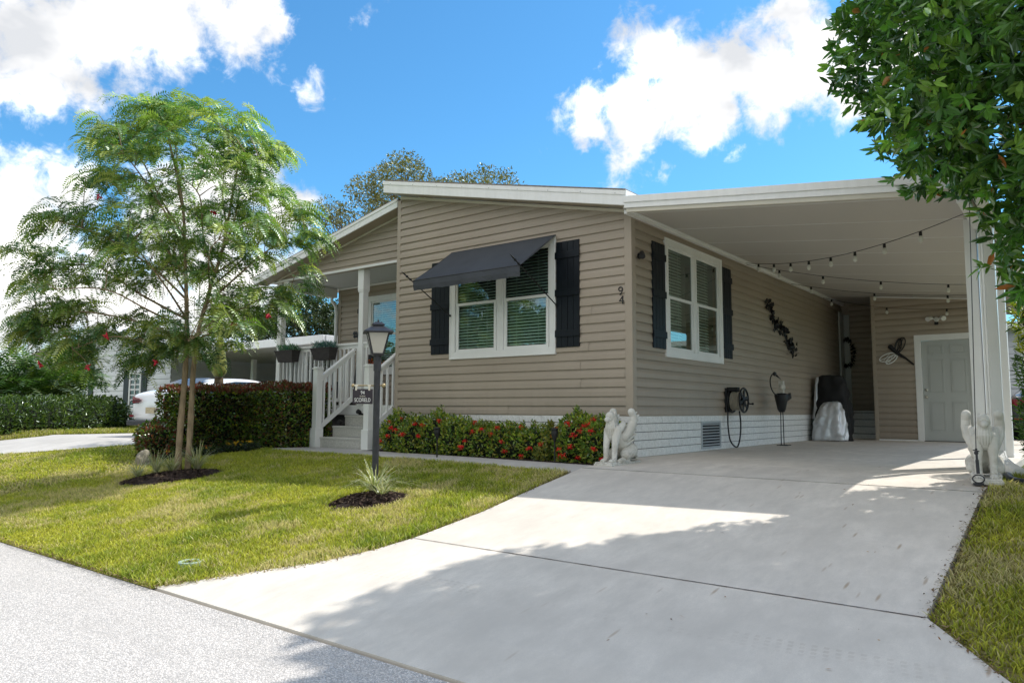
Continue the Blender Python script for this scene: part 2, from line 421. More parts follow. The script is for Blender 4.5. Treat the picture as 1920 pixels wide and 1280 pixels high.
# ---------------------------------------------------------------- world, sun, camera
w = bpy.data.worlds.new('World'); scene.world = w; w.use_nodes = True
nt = w.node_tree; nt.nodes.clear()
sun_dir = Vector((.36, .68, 1.0)).normalized()
sky = N(nt, 'ShaderNodeTexSky', sky_type='NISHITA', sun_disc=False)
sky.sun_elevation = math.asin(sun_dir.z); sky.sun_rotation = math.atan2(sun_dir.x, sun_dir.y)
sky.air_density = 1.0; sky.dust_density = .4; sky.ozone_density = 2.2
tc = nt.nodes.new('ShaderNodeTexCoord'); D = tc.outputs['Generated']
BLOBS = [(-0.873, 0.279, 0.401, 0.091), (-0.836, 0.338, 0.432, 0.084), (-0.799, 0.396, 0.452, 0.063), (-0.769, 0.451, 0.453, 0.057), (-0.876, 0.313, 0.367, 0.044), (-0.899, 0.207, 0.385, 0.1), (-0.751, 0.483, 0.451, 0.03), (-0.93, 0.298, 0.216, 0.072), (-0.95, 0.256, 0.181, 0.108), (-0.909, 0.338, 0.246, 0.04), (-0.937, 0.315, 0.147, 0.074), (-0.959, 0.27, 0.084, 0.109), (-0.924, 0.362, 0.127, 0.077), (-0.822, 0.491, 0.287, 0.048), (-0.803, 0.527, 0.279, 0.033), (-0.858, 0.465, 0.22, 0.09), (-0.904, 0.415, 0.106, 0.093), (-0.796, 0.552, 0.249, 0.04), (-0.854, 0.502, 0.138, 0.086), (-0.42, 0.786, 0.454, 0.024), (-0.398, 0.808, 0.435, 0.041), (-0.371, 0.839, 0.398, 0.067), (-0.447, 0.801, 0.398, 0.04), (-0.489, 0.79, 0.37, 0.037), (-0.517, 0.77, 0.374, 0.02), (-0.437, 0.823, 0.364, 0.047), (-0.307, 0.853, 0.422, 0.052), (-0.284, 0.877, 0.388, 0.052), (-0.229, 0.881, 0.413, 0.05), (-0.199, 0.901, 0.386, 0.047), (-0.18, 0.913, 0.366, 0.029), (-0.352, 0.859, 0.372, 0.039), (-0.456, 0.829, 0.325, 0.022), (-0.416, 0.855, 0.31, 0.012), (-0.249, 0.851, 0.462, 0.041), (-0.142, 0.9, 0.413, 0.066), (-0.743, 0.54, 0.394, 0.014), (-0.67, 0.568, 0.478, 0.016), (-0.33, 0.888, 0.322, 0.008)]
# out-of-view cloud banks, added to brighten the shade and show in reflections
BLOBS += [(.8, .3, .3, .25), (.5, -.6, .45, .55), (-.2, -.85, .45, .6), (-.8, -.4, .4, .45), (.1, -.5, .85, .45), (.7, -.2, .7, .4), (.9, -.2, .2, .35), (-.5, -.3, .8, .3)]
wn = nt.nodes.new('ShaderNodeTexNoise'); wn.inputs['Scale'].default_value = 14; wn.inputs['Detail'].default_value = 5; wn.inputs['Roughness'].default_value = .6
nt.links.new(D, wn.inputs['Vector'])
sub = N(nt, 'ShaderNodeVectorMath', operation='SUBTRACT'); nt.links.new(wn.outputs['Color'], sub.inputs[0]); sub.inputs[1].default_value = (.5, .5, .5)
scl = N(nt, 'ShaderNodeVectorMath', operation='SCALE'); nt.links.new(sub.outputs[0], scl.inputs[0]); scl.inputs['Scale'].default_value = .075
add = N(nt, 'ShaderNodeVectorMath', operation='ADD'); nt.links.new(D, add.inputs[0]); nt.links.new(scl.outputs[0], add.inputs[1])
acc = None
for x, y, z, r in BLOBS:
    v = Vector((x, y, z)).normalized()
    dn = N(nt, 'ShaderNodeVectorMath', operation='DISTANCE'); nt.links.new(add.outputs[0], dn.inputs[0]); dn.inputs[1].default_value = v
    q = math_(nt, 'SUBTRACT', 1.0, math_(nt, 'DIVIDE', dn.outputs['Value'], r*1.12))
    if r < .03: q = math_(nt, 'MULTIPLY', q, .16+r*8)
    acc = q if acc is None else math_(nt, 'MAXIMUM', acc, q)
fn = noisen(nt, D, 26, 9, .62, .3)
dens = math_(nt, 'ADD', acc, math_(nt, 'MULTIPLY', math_(nt, 'SUBTRACT', fn, .5), 2.0))
mr = nt.nodes.new('ShaderNodeMapRange'); mr.interpolation_type = 'SMOOTHSTEP'; nt.links.new(dens, mr.inputs[0])
mr.inputs[1].default_value = -.10; mr.inputs[2].default_value = .62
shade = noisen(nt, mapping(nt, D, (1, 1, 1.6), (.3, .1, .05)), 9, 4, .5)
ccol = rampn(nt, shade, [(.34, (13.0, 12.7, 12.3)), (.48, (8.4, 8.3, 8.2)), (.66, (5.3, 5.45, 5.7))])
for e_ in nt.nodes: pass
skyc = mixc(nt, 1.0, sky.outputs[0], (.56, 1.14, 1.38), 'MULTIPLY')
allc = mixc(nt, mr.outputs[0], skyc, ccol)
bg = N(nt, 'ShaderNodeBackground'); nt.links.new(allc, bg.inputs[0]); bg.inputs[1].default_value = .150
wo = N(nt, 'ShaderNodeOutputWorld'); nt.links.new(bg.outputs[0], wo.inputs[0])

sd = bpy.data.lights.new('sun', 'SUN'); sd.energy = 5.0; sd.angle = rad(.55); sd.color = (1, .955, .88)
so = bpy.data.objects.new('sun', sd); C.objects.link(so); so.rotation_euler = (-sun_dir).to_track_quat('-Z', 'Y').to_euler(); so.location = (6, 10, 15)

cd = bpy.data.cameras.new('camera'); cam = bpy.data.objects.new('camera', cd); C.objects.link(cam); scene.camera = cam
cd.sensor_width = 36; cd.lens = 1384.14/1920*36; cd.clip_end = 2000; cd.clip_start = .05
R = Matrix(((.78781426, .05358870, .61357717-1.22715434), (.61589978, -.07504562, -.78424207), (.00401977, .99573913, -.09212728)))
R = Matrix(((0.78781426, 0.0535887, 0.61357717), (0.61589978, -0.07504562, -0.78424207), (0.00401977, 0.99573913, -0.09212728)))
cam.matrix_world = Matrix.Translation((4.80957, -8.75485, .625)) @ R.to_4x4()
scene.view_settings.view_transform = 'Standard'; scene.view_settings.look = 'None'; scene.view_settings.exposure = 0; scene.view_settings.gamma = 1
scene.render.engine = 'CYCLES'; scene.cycles.max_bounces = 8; scene.cycles.transparent_max_bounces = 12
scene.cycles.diffuse_bounces = 4
# ================================================================ SETTING
def strip(rows, nx, zf, off, name, m, label=None, skirt=.12, kind='structure'):
    """rows [(y, xl, xr)], a sheet that follows the ground profile, lifted by off"""
    ys = np.array([r[0] for r in rows]); o = np.argsort(ys); ys = ys[o]
    xl = np.array([r[1] for r in rows])[o]; xr = np.array([r[2] for r in rows])[o]
    Y = np.unique(np.concatenate([np.arange(ys[0], ys[-1], .12), ys, [v for v in (-6.1, -1.2) if ys[0] < v < ys[-1]]]))
    XL = np.interp(Y, ys, xl); XR = np.interp(Y, ys, xr)
    V = []; F = []
    for i, y in enumerate(Y):
        for k in range(nx+1):
            x = XL[i]+(XR[i]-XL[i])*k/nx; V.append((x, y, zf(x, y)+off))
    n = nx+1
    for i in range(len(Y)-1):
        for k in range(nx): F.append((i*n+k, i*n+k+1, (i+1)*n+k+1, (i+1)*n+k))
    # outer skirt
    loop = [k for k in range(n)]+[i*n+nx for i in range(1, len(Y))]+[(len(Y)-1)*n+k for k in range(nx-1, -1, -1)]+[i*n for i in range(len(Y)-2, 0, -1)]
    b = len(V)
    for q in loop: V.append((V[q][0], V[q][1], V[q][2]-skirt))
    L = len(loop)
    for i in range(L): F.append((loop[i], b+i, b+(i+1) % L, loop[(i+1) % L]))
    o_ = put(name, V, F, m, base=(V[0][0], V[0][1], V[0][2]))
    if kind: o_['kind'] = kind
    return o_

# one ground sheet to the horizon
gy = np.unique(np.concatenate([np.linspace(-400, -60, 8), np.linspace(-60, -12, 8), [-6.1, -1.2], np.linspace(-12, 30, 60), np.linspace(30, 600, 12)]))
gx = np.unique(np.concatenate([np.linspace(-500, -40, 12), np.linspace(-40, 30, 36), np.linspace(30, 500, 12)]))
GX, GY = np.meshgrid(gx, gy); GZ = zg(GY)-.035
V = np.c_[GX.ravel(), GY.ravel(), GZ.ravel()]; nx_ = len(gx)
F = np.array([(i*nx_+k, i*nx_+k+1, (i+1)*nx_+k+1, (i+1)*nx_+k) for i in range(len(gy)-1) for k in range(nx_-1)])
o = put('ground', V, F, M['far_ground'], base=(0, 0, 0)); o['kind'] = 'structure'

# street
strip([(-14, -60, 60), (-5.93, -60, 60)], 40, lambda x, y: zgf(x, y), -.004, 'street', M['asphalt'], skirt=.03)

# driveway + carport slab
DL = [(-5.90, -.86), (-5.51, -.47), (-4.99, -.05), (-4.6, .13), (-4.21, .21), (-3.37, .22), (-2.31, .12), (-1.5, .07), (-1.34, .05)]
def zdrive(x, y): return zgf(x, y)+float(np.interp(y, [-5.9, -5.5], [.001, .02]))
def xl(y): return float(np.interp(y, [a for a, b in DL], [b for a, b in DL]))
def xr(y): return float(np.interp(y, [-5.9, -5.4, -4.77, -4.22, -1.3], [5.6, 4.95, 4.45, 4.06, 4.05]))
strip([(y, xl(y), xr(y)) for y in np.arange(-5.90, -1.339, .04)], 14, zdrive, 0, 'driveway', M['concrete'])
def zcar(x, y): return float(np.interp(y, [-1.33, -.3, 30], [zgf(0, -1.33)+.022, 0, 0]))
strip([(-1.33, .05, 4.05), (-.3, .03, 4.05), (-.02, .03, 4.05), (-.01, -.1, 4.05), (12.2, -.1, 4.05)], 10, zcar, 0, 'carport_slab', M['concrete'])
# control joints (dark filler lines)
def joint_or_shade(y0, xa, xb, w, name, zf):
    V = []; F = []; n = 60
    for k in range(n+1):
        x = xa+(xb-xa)*k/n; wb = w*(.7+.6*random.random())
        V += [(x, y0-wb/2, zf(x, y0-wb/2)+.004), (x, y0+wb/2, zf(x, y0+wb/2)+.004)]
    for k in range(n): F.append((2*k, 2*k+2, 2*k+3, 2*k+1))
    o = put(name, V, F, M['joint_or_shade'], base=V[0]); o['kind'] = 'structure'
joint_or_shade(-4.23, .21, 4.06, .009, 'driveway_joint', zdrive)
joint_or_shade(-1.335, .05, 4.05, .008, 'slab_joint', lambda x, y: zdrive(x, -1.34)+.002)

# footpath to the steps
PATH = [(-6.4, -1.31, -1.31), (-6.1, -1.35, -.52), (-4.7, -1.37, -.45), (-4.0, -1.36, -.66), (-2.5, -1.37, -.74), (-.2, -1.50, -.95), (.04, -1.52, -.97)]
V = []; F = []
xs = np.linspace(-6.4, .04, 50)
for x in xs:
    ya = np.interp(x, [p[0] for p in PATH], [p[1] for p in PATH]); yb = np.interp(x, [p[0] for p in PATH], [p[2] for p in PATH])
    for t in (0, .25, .5, .75, 1):
        y = ya+(yb-ya)*t; V.append((x, y, zgf(x, y)+.006))
for i in range(len(xs)-1):
    for k in range(4): F.append((i*5+k, (i+1)*5+k, (i+1)*5+k+1, i*5+k+1))
nb = len(V)
for i in range(len(xs)): V.append((V[i*5][0], V[i*5][1], V[i*5][2]-.06))
for i in range(len(xs)-1): F.append((nb+i, nb+i+1, (i+1)*5, i*5))
o = put('footpath', V, F, M['concrete2'], base=V[0]); o['kind'] = 'structure'

# neighbour's driveway
nd = [(-10.0, 7), (-10.0, -1.35), (-12.8, -3.15), (-17, -5.9), (-25, -5.9), (-17.5, -3.6), (-15.6, -1.4), (-15.4, 1.0), (-15.4, 7)]
def polysheet(name, poly, off, m, step=.4, kind='structure'):
    bm = bmesh.new(); vs = [bm.verts.new((x, y, 0)) for x, y in poly]; bm.faces.new(vs)
    y0 = min(p[1] for p in poly); y1 = max(p[1] for p in poly)
    for yc in np.append(np.arange(y0+step, y1, step), [-1.2, -6.1]):
        if y0 < yc < y1: bmesh.ops.bisect_plane(bm, geom=bm.verts[:]+bm.edges[:]+bm.faces[:], plane_co=(0, yc, 0), plane_no=(0, 1, 0))
    bmesh.ops.triangulate(bm, faces=bm.faces[:])
    bm.normal_update()
    bm.verts.ensure_lookup_table()
    V = [(v.co.x, v.co.y, zgf(v.co.x, v.co.y)+off) for v in bm.verts]
    F = [tuple(v.index for v in f.verts) if f.normal.z > 0 else tuple(v.index for v in f.verts)[::-1] for f in bm.faces]
    bm.free()
    o = put(name, V, F, m, base=V[0])
    if kind: o['kind'] = kind
    return o
polysheet('neighbour_driveway', nd, .012, M['concrete2'])

# lawn beds (thatch sheets) and grass blades
LAWN = [(-.84, -5.93), (-.45, -5.55), (-.03, -5.03), (.14, -4.62), (.19, -4.21), (.20, -3.37), (.10, -2.31), (.02, -1.56), (-.2, -1.52), (-2.5, -1.39), (-6.4, -1.33), (-6.9, -1.9), (-8.6, -2.5), (-10.05, -1.5), (-12.8, -3.2), (-17.0, -5.93)]
LAWNR = [(5.62, -5.93), (4.97, -5.4), (4.47, -4.77), (4.085, -4.22), (4.075, -1.3), (4.10, 0.2), (4.4, 3), (12, 6), (12, -5.93)]
LAWN2 = [(-9.95, 5), (-9.95, -1.4), (-8.6, -2.45), (-6.9, -1.85), (-6.4, -1.30), (-6.2, -.5), (-6.2, 0), (-9, 0), (-9, 5)]
LAWNN = [(-15.5, 4), (-15.7, -1.4), (-17.6, -3.6), (-25, -5.9), (-45, -5.93), (-45, 4)]
polysheet('lawn', LAWN, 0, M['turf']); polysheet('side_lawn', LAWNR, 0, M['turf'])
polysheet('bed_soil', LAWN2, .004, M['mulch']); polysheet('neighbour_lawn', LAWNN, 0, M['turf'])
polysheet('shrub_bed_soil', [(-4.6, -.70), (-4.0, -.64), (-2.5, -.72), (-.2, -.93), (.03, -.95), (.02, .0), (-4.6, .0)], .008, M['mulch'])

def blades(poly, dens, h, w, mask=None, seed=0, dark=1.0):
    g = np.random.default_rng(seed)
    poly = np.array(poly); x0, y0 = poly.min(0); x1, y1 = poly.max(0)
    n = int((x1-x0)*(y1-y0)*dens); P = np.c_[g.uniform(x0, x1, n), g.uniform(y0, y1, n)]
    P = P[inpoly(P, poly)]
    if mask is not None: P = P[mask(P)]
    n = len(P)
    pt = noise(P, 1.6, 3)*.45+noise(P, 5, 4)*.35+noise(P, 13, 14)*.2; pd = noise(P, .9, 9)*.35+noise(P, 2.9, 8)*.4+noise(P, 9, 18)*.25
    H = h*(.40+g.random(n)*.95)*(.5+.95*pt); W = w*(.7+.6*g.random(n))
    a = g.uniform(0, 2*np.pi, n); d = np.c_[np.cos(a), np.sin(a), np.zeros(n)]
    b = g.uniform(0, 2*np.pi, n); ln = np.c_[np.cos(b), np.sin(b), np.zeros(n)]*(g.random(n)[:, None]*.9+.15)
    B = np.c_[P, zg(P[:, 1])-.004]; up = A(0, 0, 1)
    mid = B+up*H[:, None]*.55+ln*H[:, None]*.3; tip = B+up*H[:, None]*.92+ln*H[:, None]*.95
    Vv = np.stack([B-d*W[:, None]/2, B+d*W[:, None]/2, mid+d*W[:, None]*.42, mid-d*W[:, None]*.42, tip], 1).reshape(-1, 3)
    k = np.arange(n)[:, None]*5
    F4 = k+np.array([[0, 1, 2, 3]]); F3 = k+np.array([[3, 2, 4]])
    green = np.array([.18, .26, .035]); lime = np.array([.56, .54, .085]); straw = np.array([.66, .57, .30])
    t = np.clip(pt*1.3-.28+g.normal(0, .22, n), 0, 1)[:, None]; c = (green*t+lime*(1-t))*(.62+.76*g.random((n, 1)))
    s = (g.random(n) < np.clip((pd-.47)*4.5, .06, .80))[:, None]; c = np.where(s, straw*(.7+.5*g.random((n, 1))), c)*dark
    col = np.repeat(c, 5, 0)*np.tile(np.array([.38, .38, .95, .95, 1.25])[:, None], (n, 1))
    return Vv, [F4, F3], col
def ring_mask(cs):
    def f(P):
        k = np.ones(len(P), bool)
        for (cx, cy, rx, ry, an) in cs:
            dx, dy = P[:, 0]-cx, P[:, 1]-cy; u = dx*math.cos(an)+dy*math.sin(an); v = -dx*math.sin(an)+dy*math.cos(an)
            k &= (u/rx)**2+(v/ry)**2 > 1
        return k
    return f
RINGS = [(-5.52, -3.38, .70, .50, .66), (-1.34, -3.38, .42, .33, .66)]
rm = ring_mask(RINGS)
near = lambda P: rm(P) & (P[:, 0] > -7)
far = lambda P: rm(P) & (P[:, 0] <= -7)
def emit(name, parts, base, label, cat='grass'):
    Vs = []; Fs4 = []; Fs3 = []; cs = []; k = 0
    for V_, F_, c_ in parts:
        Vs.append(V_); Fs4.append(F_[0]+k); Fs3.append(F_[1]+k); cs.append(c_); k += len(V_)
    o = put(name, np.concatenate(Vs), [np.concatenate(Fs4), np.concatenate(Fs3)], M['grass'], col=np.concatenate(cs), base=base)
    return tag(o, label, cat, kind='stuff')
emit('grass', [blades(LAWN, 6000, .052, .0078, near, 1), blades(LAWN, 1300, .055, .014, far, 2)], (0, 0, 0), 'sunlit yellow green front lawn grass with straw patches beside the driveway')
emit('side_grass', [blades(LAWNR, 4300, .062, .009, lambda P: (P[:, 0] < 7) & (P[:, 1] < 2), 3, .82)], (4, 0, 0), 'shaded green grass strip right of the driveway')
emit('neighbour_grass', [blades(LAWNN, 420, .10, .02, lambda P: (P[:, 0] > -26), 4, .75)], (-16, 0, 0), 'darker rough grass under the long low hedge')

# ragged brown thatch edge of the lawn along driveway and street
def edge_chips(path, n, seed, wid=.05):
    g = np.random.default_rng(seed); P = np.array(path); L = np.r_[0, np.cumsum(np.linalg.norm(np.diff(P, axis=0), axis=1))]
    t = g.uniform(0, L[-1], n); X = np.interp(t, L, P[:, 0])+g.normal(0, wid, n); Y = np.interp(t, L, P[:, 1])+g.normal(0, wid*.6, n)
    return X, Y
def chips(X, Y, Z, s0, s1, cols, g):
    n = len(X); s = g.uniform(s0, s1, n); a = g.uniform(0, 6.28, n); u = np.c_[np.cos(a), np.sin(a), g.normal(0, .35, n)]; v = np.c_[-np.sin(a), np.cos(a), g.normal(0, .35, n)]*g.uniform(.2, .5, n)[:, None]
    Cc = np.c_[X, Y, Z]
    Vv = np.stack([Cc-u*s[:, None], Cc-v*s[:, None]+u*s[:, None]*.1, Cc+u*s[:, None], Cc+v*s[:, None]*.9-u*s[:, None]*.2], 1).reshape(-1, 3)
    F_ = np.arange(n)[:, None]*4+np.array([[0, 1, 2, 3]])
    c = np.array(cols)[g.integers(0, len(cols), n)]*(.7+.6*g.random((n, 1)))
    return Vv, F_, np.repeat(c, 4, 0)
g = np.random.default_rng(21)
X1, Y1 = edge_chips([(-17, -5.93)]+[(-.84, -5.93)]+LAWN[1:8], 4200, 5, .028)
X2, Y2 = edge_chips(LAWNR[:6], 2200, 6, .035)
X = np.r_[X1, X2]; Y = np.r_[Y1, Y2]; Z = zg(Y)+.016+g.uniform(0, .02, len(X))
Vc, Fc, cc = chips(X, Y, Z, .006, .016, [(.16, .10, .055), (.26, .19, .10), (.09, .055, .03), (.20, .16, .07)], g)
o = put('lawn_edge_debris', Vc, Fc, M['attr'], col=cc, base=(0, -4, -.5)); tag(o, 'brown dry clippings and soil crumbs along the cut lawn edges', 'plant litter', kind='stuff')
# fallen leaves
n = 100; X = g.uniform(.4, 6.2, n); Y = g.uniform(-5.8, -.6, n); keep = (X > 2.6) | (g.random(n) < .06); X = X[keep]; Y = Y[keep]
Vc, Fc, cc = chips(X, Y, zg(Y)+np.where(X > 4.1, .05, .028), .008, .018, [(.30, .14, .04), (.35, .2, .07), (.12, .06, .03)], g)
o = put('fallen_leaves', Vc, Fc, M['attr'], col=cc, base=(4, -3, -.3)); tag(o, 'scattered small brown fallen leaves on driveway and side grass', 'leaves', kind='stuff')

def mulch_ring(cx, cy, rx, ry, an, label, seed):
    g = np.random.default_rng(seed); V = [(cx, cy, zgf(cx, cy)+.07)]; F = []; nr, na = 9, 40
    for i in range(1, nr+1):
        for k in range(na):
            t = 2*math.pi*k/na; r = i/nr; wob = 1+.10*math.sin(3*t+seed)+.06*math.sin(7*t+2*seed)+.05*g.normal()
            u, v = r*rx*wob*math.cos(t), r*ry*wob*math.sin(t)
            x = cx+u*math.cos(an)-v*math.sin(an); y = cy+u*math.sin(an)+v*math.cos(an)
            V.append((x, y, zgf(x, y)+.07*(1-r**2.2)+.006+(g.normal()*.008 if i < nr else -.02)))
    for k in range(na): F.append((0, 1+k, 1+(k+1) % na))
    for i in range(nr-1):
        for k in range(na): F.append((1+i*na+k, 1+(i+1)*na+k, 1+(i+1)*na+(k+1) % na, 1+i*na+(k+1) % na))
    V = np.array(V); nf = len(F)
    n = 1500; t = g.uniform(0, 6.28, n); r = np.sqrt(g.random(n))*1.05
    u, v = r*rx*np.cos(t), r*ry*np.sin(t); X = cx+u*math.cos(an)-v*math.sin(an); Y = cy+u*math.sin(an)+v*math.cos(an)
    Z = zg(Y)+.075*np.maximum(0, 1-r**2.2)+.014
    Vc, Fc, cc = chips(X, Y, Z, .010, .034, [(.035, .022, .018), (.07, .045, .035), (.022, .015, .013), (.12, .085, .06)], g)
    k0 = len(V); Fa = F+[tuple(int(a)+k0 for a in f) for f in Fc]
    col = np.concatenate([np.tile([[.03, .02, .017]], (k0, 1)), cc])
    o = put('mulch_ring', np.concatenate([V, Vc]), Fa, M['attr'], col=col, base=(cx, cy, zgf(cx, cy)))
    tag(o, label, 'mulch', kind='stuff')
mulch_ring(*RINGS[0], 'dark bark mulch ring round the two trunked feathery tree', 1)
mulch_ring(*RINGS[1], 'dark bark mulch ring round the lamp post', 2)
# ================================================================ HOUSE
LAP = [(.023, 0), (.0245, .004), (.019, .066), (.010, .092), (.004, .112), (.001, .127)]
LOG = [(.004, 0), (.016, .012), (.024, .036), (.027, .063), (.024, .09), (.014, .115), (.004, .127)]
def siding(name, org, u, n, panels, mt, parent, course=.127, prof=LAP, phase=.56, cut=None, seams=.0, seed=0):
    """panels [(u0,u1,z0,z1)] on the plane through org with horizontal axis u and outward normal n"""
    rg = random.Random(seed)
    org = A(*org); u = A(*u); n = A(*n); up = A(0, 0, 1); bm = bmesh.new()
    br = {}
    umin = min(p[0] for p in panels); umax = max(p[1] for p in panels)
    flip = np.dot(np.cross(u, up), n) < 0
    def face(pts):
        vs = [bm.verts.new(p) for p in (pts[::-1] if flip else pts)]; bm.faces.new(vs)
    for (u0, u1, z0, z1) in panels:
        k0 = int(math.floor((z0-phase)/course+1e-6)); k1 = int(math.ceil((z1-phase)/course-1e-6))
        for k in range(k0, k1):
            if k not in br:
                br[k] = sorted(umin+(umax-umin)*rg.random() for _ in range(2)) if seams and rg.random() < seams else []
            cuts = [u0]+[c for c in br[k] if u0 < c < u1]+[u1]
            zb = phase+k*course
            for j in range(len(cuts)-1):
                off = .0026*((j+k) % 2) if len(cuts) > 2 else .0012*(k % 2)
                pr_ = [(o+off, zb+z*course/.127) for o, z in prof]
                pr_ = [(o, min(max(z, z0), z1)) for o, z in pr_]
                a, b = cuts[j], cuts[j+1]
                if j > 0: a = a+.0045
                pts = [(a, b, o, z) for o, z in pr_]
                for i in range(len(pr_)-1):
                    (oa, za), (ob, zb_) = pr_[i], pr_[i+1]
                    if zb_-za < 1e-5: continue
                    face([org+u*a+n*oa+up*za, org+u*b+n*oa+up*za, org+u*b+n*ob+up*zb_, org+u*a+n*ob+up*zb_])
                # underside lip
                o0, zz = pr_[0]
                if zb >= z0-1e-6: face([org+u*a+n*.001+up*zz, org+u*b+n*.001+up*zz, org+u*b+n*o0+up*zz, org+u*a+n*o0+up*zz])
    if cut:
        for co, no in cut:
            bmesh.ops.bisect_plane(bm, geom=bm.verts[:]+bm.edges[:]+bm.faces[:], plane_co=co, plane_no=no, clear_outer=True)
    bm.verts.ensure_lookup_table(); bm.verts.index_update()
    V = [tuple(v.co) for v in bm.verts]; F = [tuple(v.index for v in f.verts) for f in bm.faces]; bm.free()
    return put(name, V, F, mt, parent)

def frame_rect(mb, org, u, n, u0, u1, z0, z1, w, d0, d1):
    """picture frame of width w inside the outer rectangle, from depth d0 to d1 along n"""
    org = A(*org); u = A(*u); n = A(*n)
    def bx(a, b, c, d):
        mb.obox(org+u*(a+b)/2+A(0, 0, (c+d)/2)+n*(d0+d1)/2, u*(b-a)/2, n*(d1-d0)/2, A(0, 0, (d-c)/2))
    bx(u0, u1, z1-w, z1); bx(u0, u1, z0, z0+w); bx(u0, u0+w, z0+w, z1-w); bx(u1-w, u1, z0+w, z1-w)
def slab(mb, org, u, n, u0, u1, z0, z1, d0, d1):
    org = A(*org); u = A(*u); n = A(*n)
    mb.obox(org+u*(u0+u1)/2+A(0, 0, (z0+z1)/2)+n*(d0+d1)/2, u*(u1-u0)/2, n*(d1-d0)/2, A(0, 0, (z1-z0)/2))

def window(parent, org, u, n, u0, u1, z0, z1, units=2, trim=.105, half_blind=False):
    m = MB(); frame_rect(m, org, u, n, u0, u1, z0, z1, trim, -.02, .034)
    frame_rect(m, org, u, n, u0-.006, u1+.006, z0-.006, z1+.006, .022, -.01, .044)
    win = m.build('window', M['white'], parent, bevel=.004)
    a, b, c, d = u0+trim, u1-trim, z0+trim, z1-trim
    mul = .12 if units == 2 else 0
    wid = ((b-a)-mul*(units-1))/units
    if units == 2:
        m = MB(); slab(m, org, u, n, a+wid, a+wid+mul, c, d, -.02, .022); slab(m, org, u, n, a+wid+.035, a+wid+mul-.035, c, d, .0215, .028)
        m.build('mullion', M['white'], win, bevel=.003)
    mid = c+(d-c)*.505
    for k in range(units):
        x0 = a+k*(wid+mul); x1 = x0+wid
        for nm, (q0, q1, s, e, pw) in (('upper', (mid-.02, d, -.005, .012, .035)), ('lower', (c, mid+.025, -.002, .02, .045))):
            m = MB(); frame_rect(m, org, u, n, x0+(.0 if nm == 'upper' else .022), x1-(.0 if nm == 'upper' else .022), q0, q1, pw, s, e)
            if nm == 'lower':   # track beside the lower sash
                slab(m, org, u, n, x0, x0+.0215, c, mid+.02, -.004, .006); slab(m, org, u, n, x1-.0215, x1, c, mid+.02, -.004, .006)
            m.build('sash', M['white'], win, bevel=.002)
            g = MB(); e0 = pw+(.022 if nm == 'lower' else 0)
            uu, nv, oo = A(*u), A(*n), A(*org)
            q = [oo+uu*a_+nv*(s+.005)+A(0, 0, z_) for a_, z_ in ((x0+e0-.004, q0+pw-.004), (x1-e0+.004, q0+pw-.004), (x1-e0+.004, q1-pw+.004), (x0+e0-.004, q1-pw+.004))]
            if np.dot(np.cross(q[1]-q[0], q[2]-q[1]), nv) < 0: q = q[::-1]
            g.add(q, [(0, 1, 2, 3)])
            g.build('pane', M['glass'], win)
        m = MB(); U = A(*u); NN = A(*n)
        nz = int((d-c)/.047); x_b = x0+.03; x_e = x1-.03
        if half_blind: x_e = x0+wid*.62
        for i in range(nz):
            z = c+.03+i*.047
            ce = A(*org)+U*(x_b+x_e)/2+NN*(-.038)+A(0, 0, z)
            m.obox(ce, U*(x_e-x_b)/2, NN*.015+A(0, 0, -.013), A(0, 0, .0012)+NN*.0010)
        for q in (.25, .75):
            slab(m, org, u, n, x_b+(x_e-x_b)*q-.002, x_b+(x_e-x_b)*q+.002, c, d, -.019, -.018)
        m.build('blind', M['blind'], win)
    m = MB(); o_ = A(*org); 
    slab(m, org, u, n, a-.05, b+.05, c-.05, d+.05, -.62, -.60)
    slab(m, org, u, n, a-.07, a-.05, c-.05, d+.05, -.60, -.02); slab(m, org, u, n, b+.05, b+.07, c-.05, d+.05, -.60, -.02)
    slab(m, org, u, n, a-.05, b+.05, d+.05, d+.07, -.60, -.02); slab(m, org, u, n, a-.05, b+.05, c-.07, c-.05, -.60, -.02)
    m.build('interior', M['room'] if half_blind else M['dark'], win)
    return win

def shutter(parent, org, u, n, u0, u1, z0, z1):
    m = MB(); nb = 4; w = (u1-u0-.006*(nb-1))/nb; rg = random.Random(int(u0*99))
    for k in range(nb):
        slab(m, org, u, n, u0+k*(w+.006), u0+k*(w+.006)+w, z0, z1, .018, .038+.001*(k % 2))
    for zc in (z0+.20, (z0+z1)/2+.02, z1-.20):
        slab(m, org, u, n, u0-.012, u1+.012, zc-.05, zc+.05, .0395, .056)
    return m.build('shutter', M['shutter'], parent, bevel=.003)

SL = .2175
house = thing('mobile_home', 'tan lap sided single storey house with white trimmed gable and number 94', 'house', (-2, 0, 0))
FX, FN = (1, 0, 0), (0, -1, 0); SX, SN = (0, 1, 0), (1, 0, 0)
def wtop(x): return 3.315+SL*(-x)
# front wall
cutn = Vector((SL, 0, 1)).normalized()
W0, W1, WZ0, WZ1 = -3.29, -1.225, 1.43, 3.145
siding('front_wall', (0, 0, 0), FX, FN, [(-4.50, W0+.03, .56, 4.5), (W1-.03, -.085, .56, 4.5), (W0+.03, W1-.03, .56, WZ0+.03), (W0+.03, W1-.03, WZ1-.03, 4.5)],
       M['siding'], house, cut=[((0, 0, 3.315), cutn)], seams=.55, seed=3)
m = MB(); m.prism([(-4.5, .004, .0), (-.02, .004, .0), (-.02, .004, wtop(-.02)), (-4.5, .004, wtop(-4.5))], (0, .02, 0))
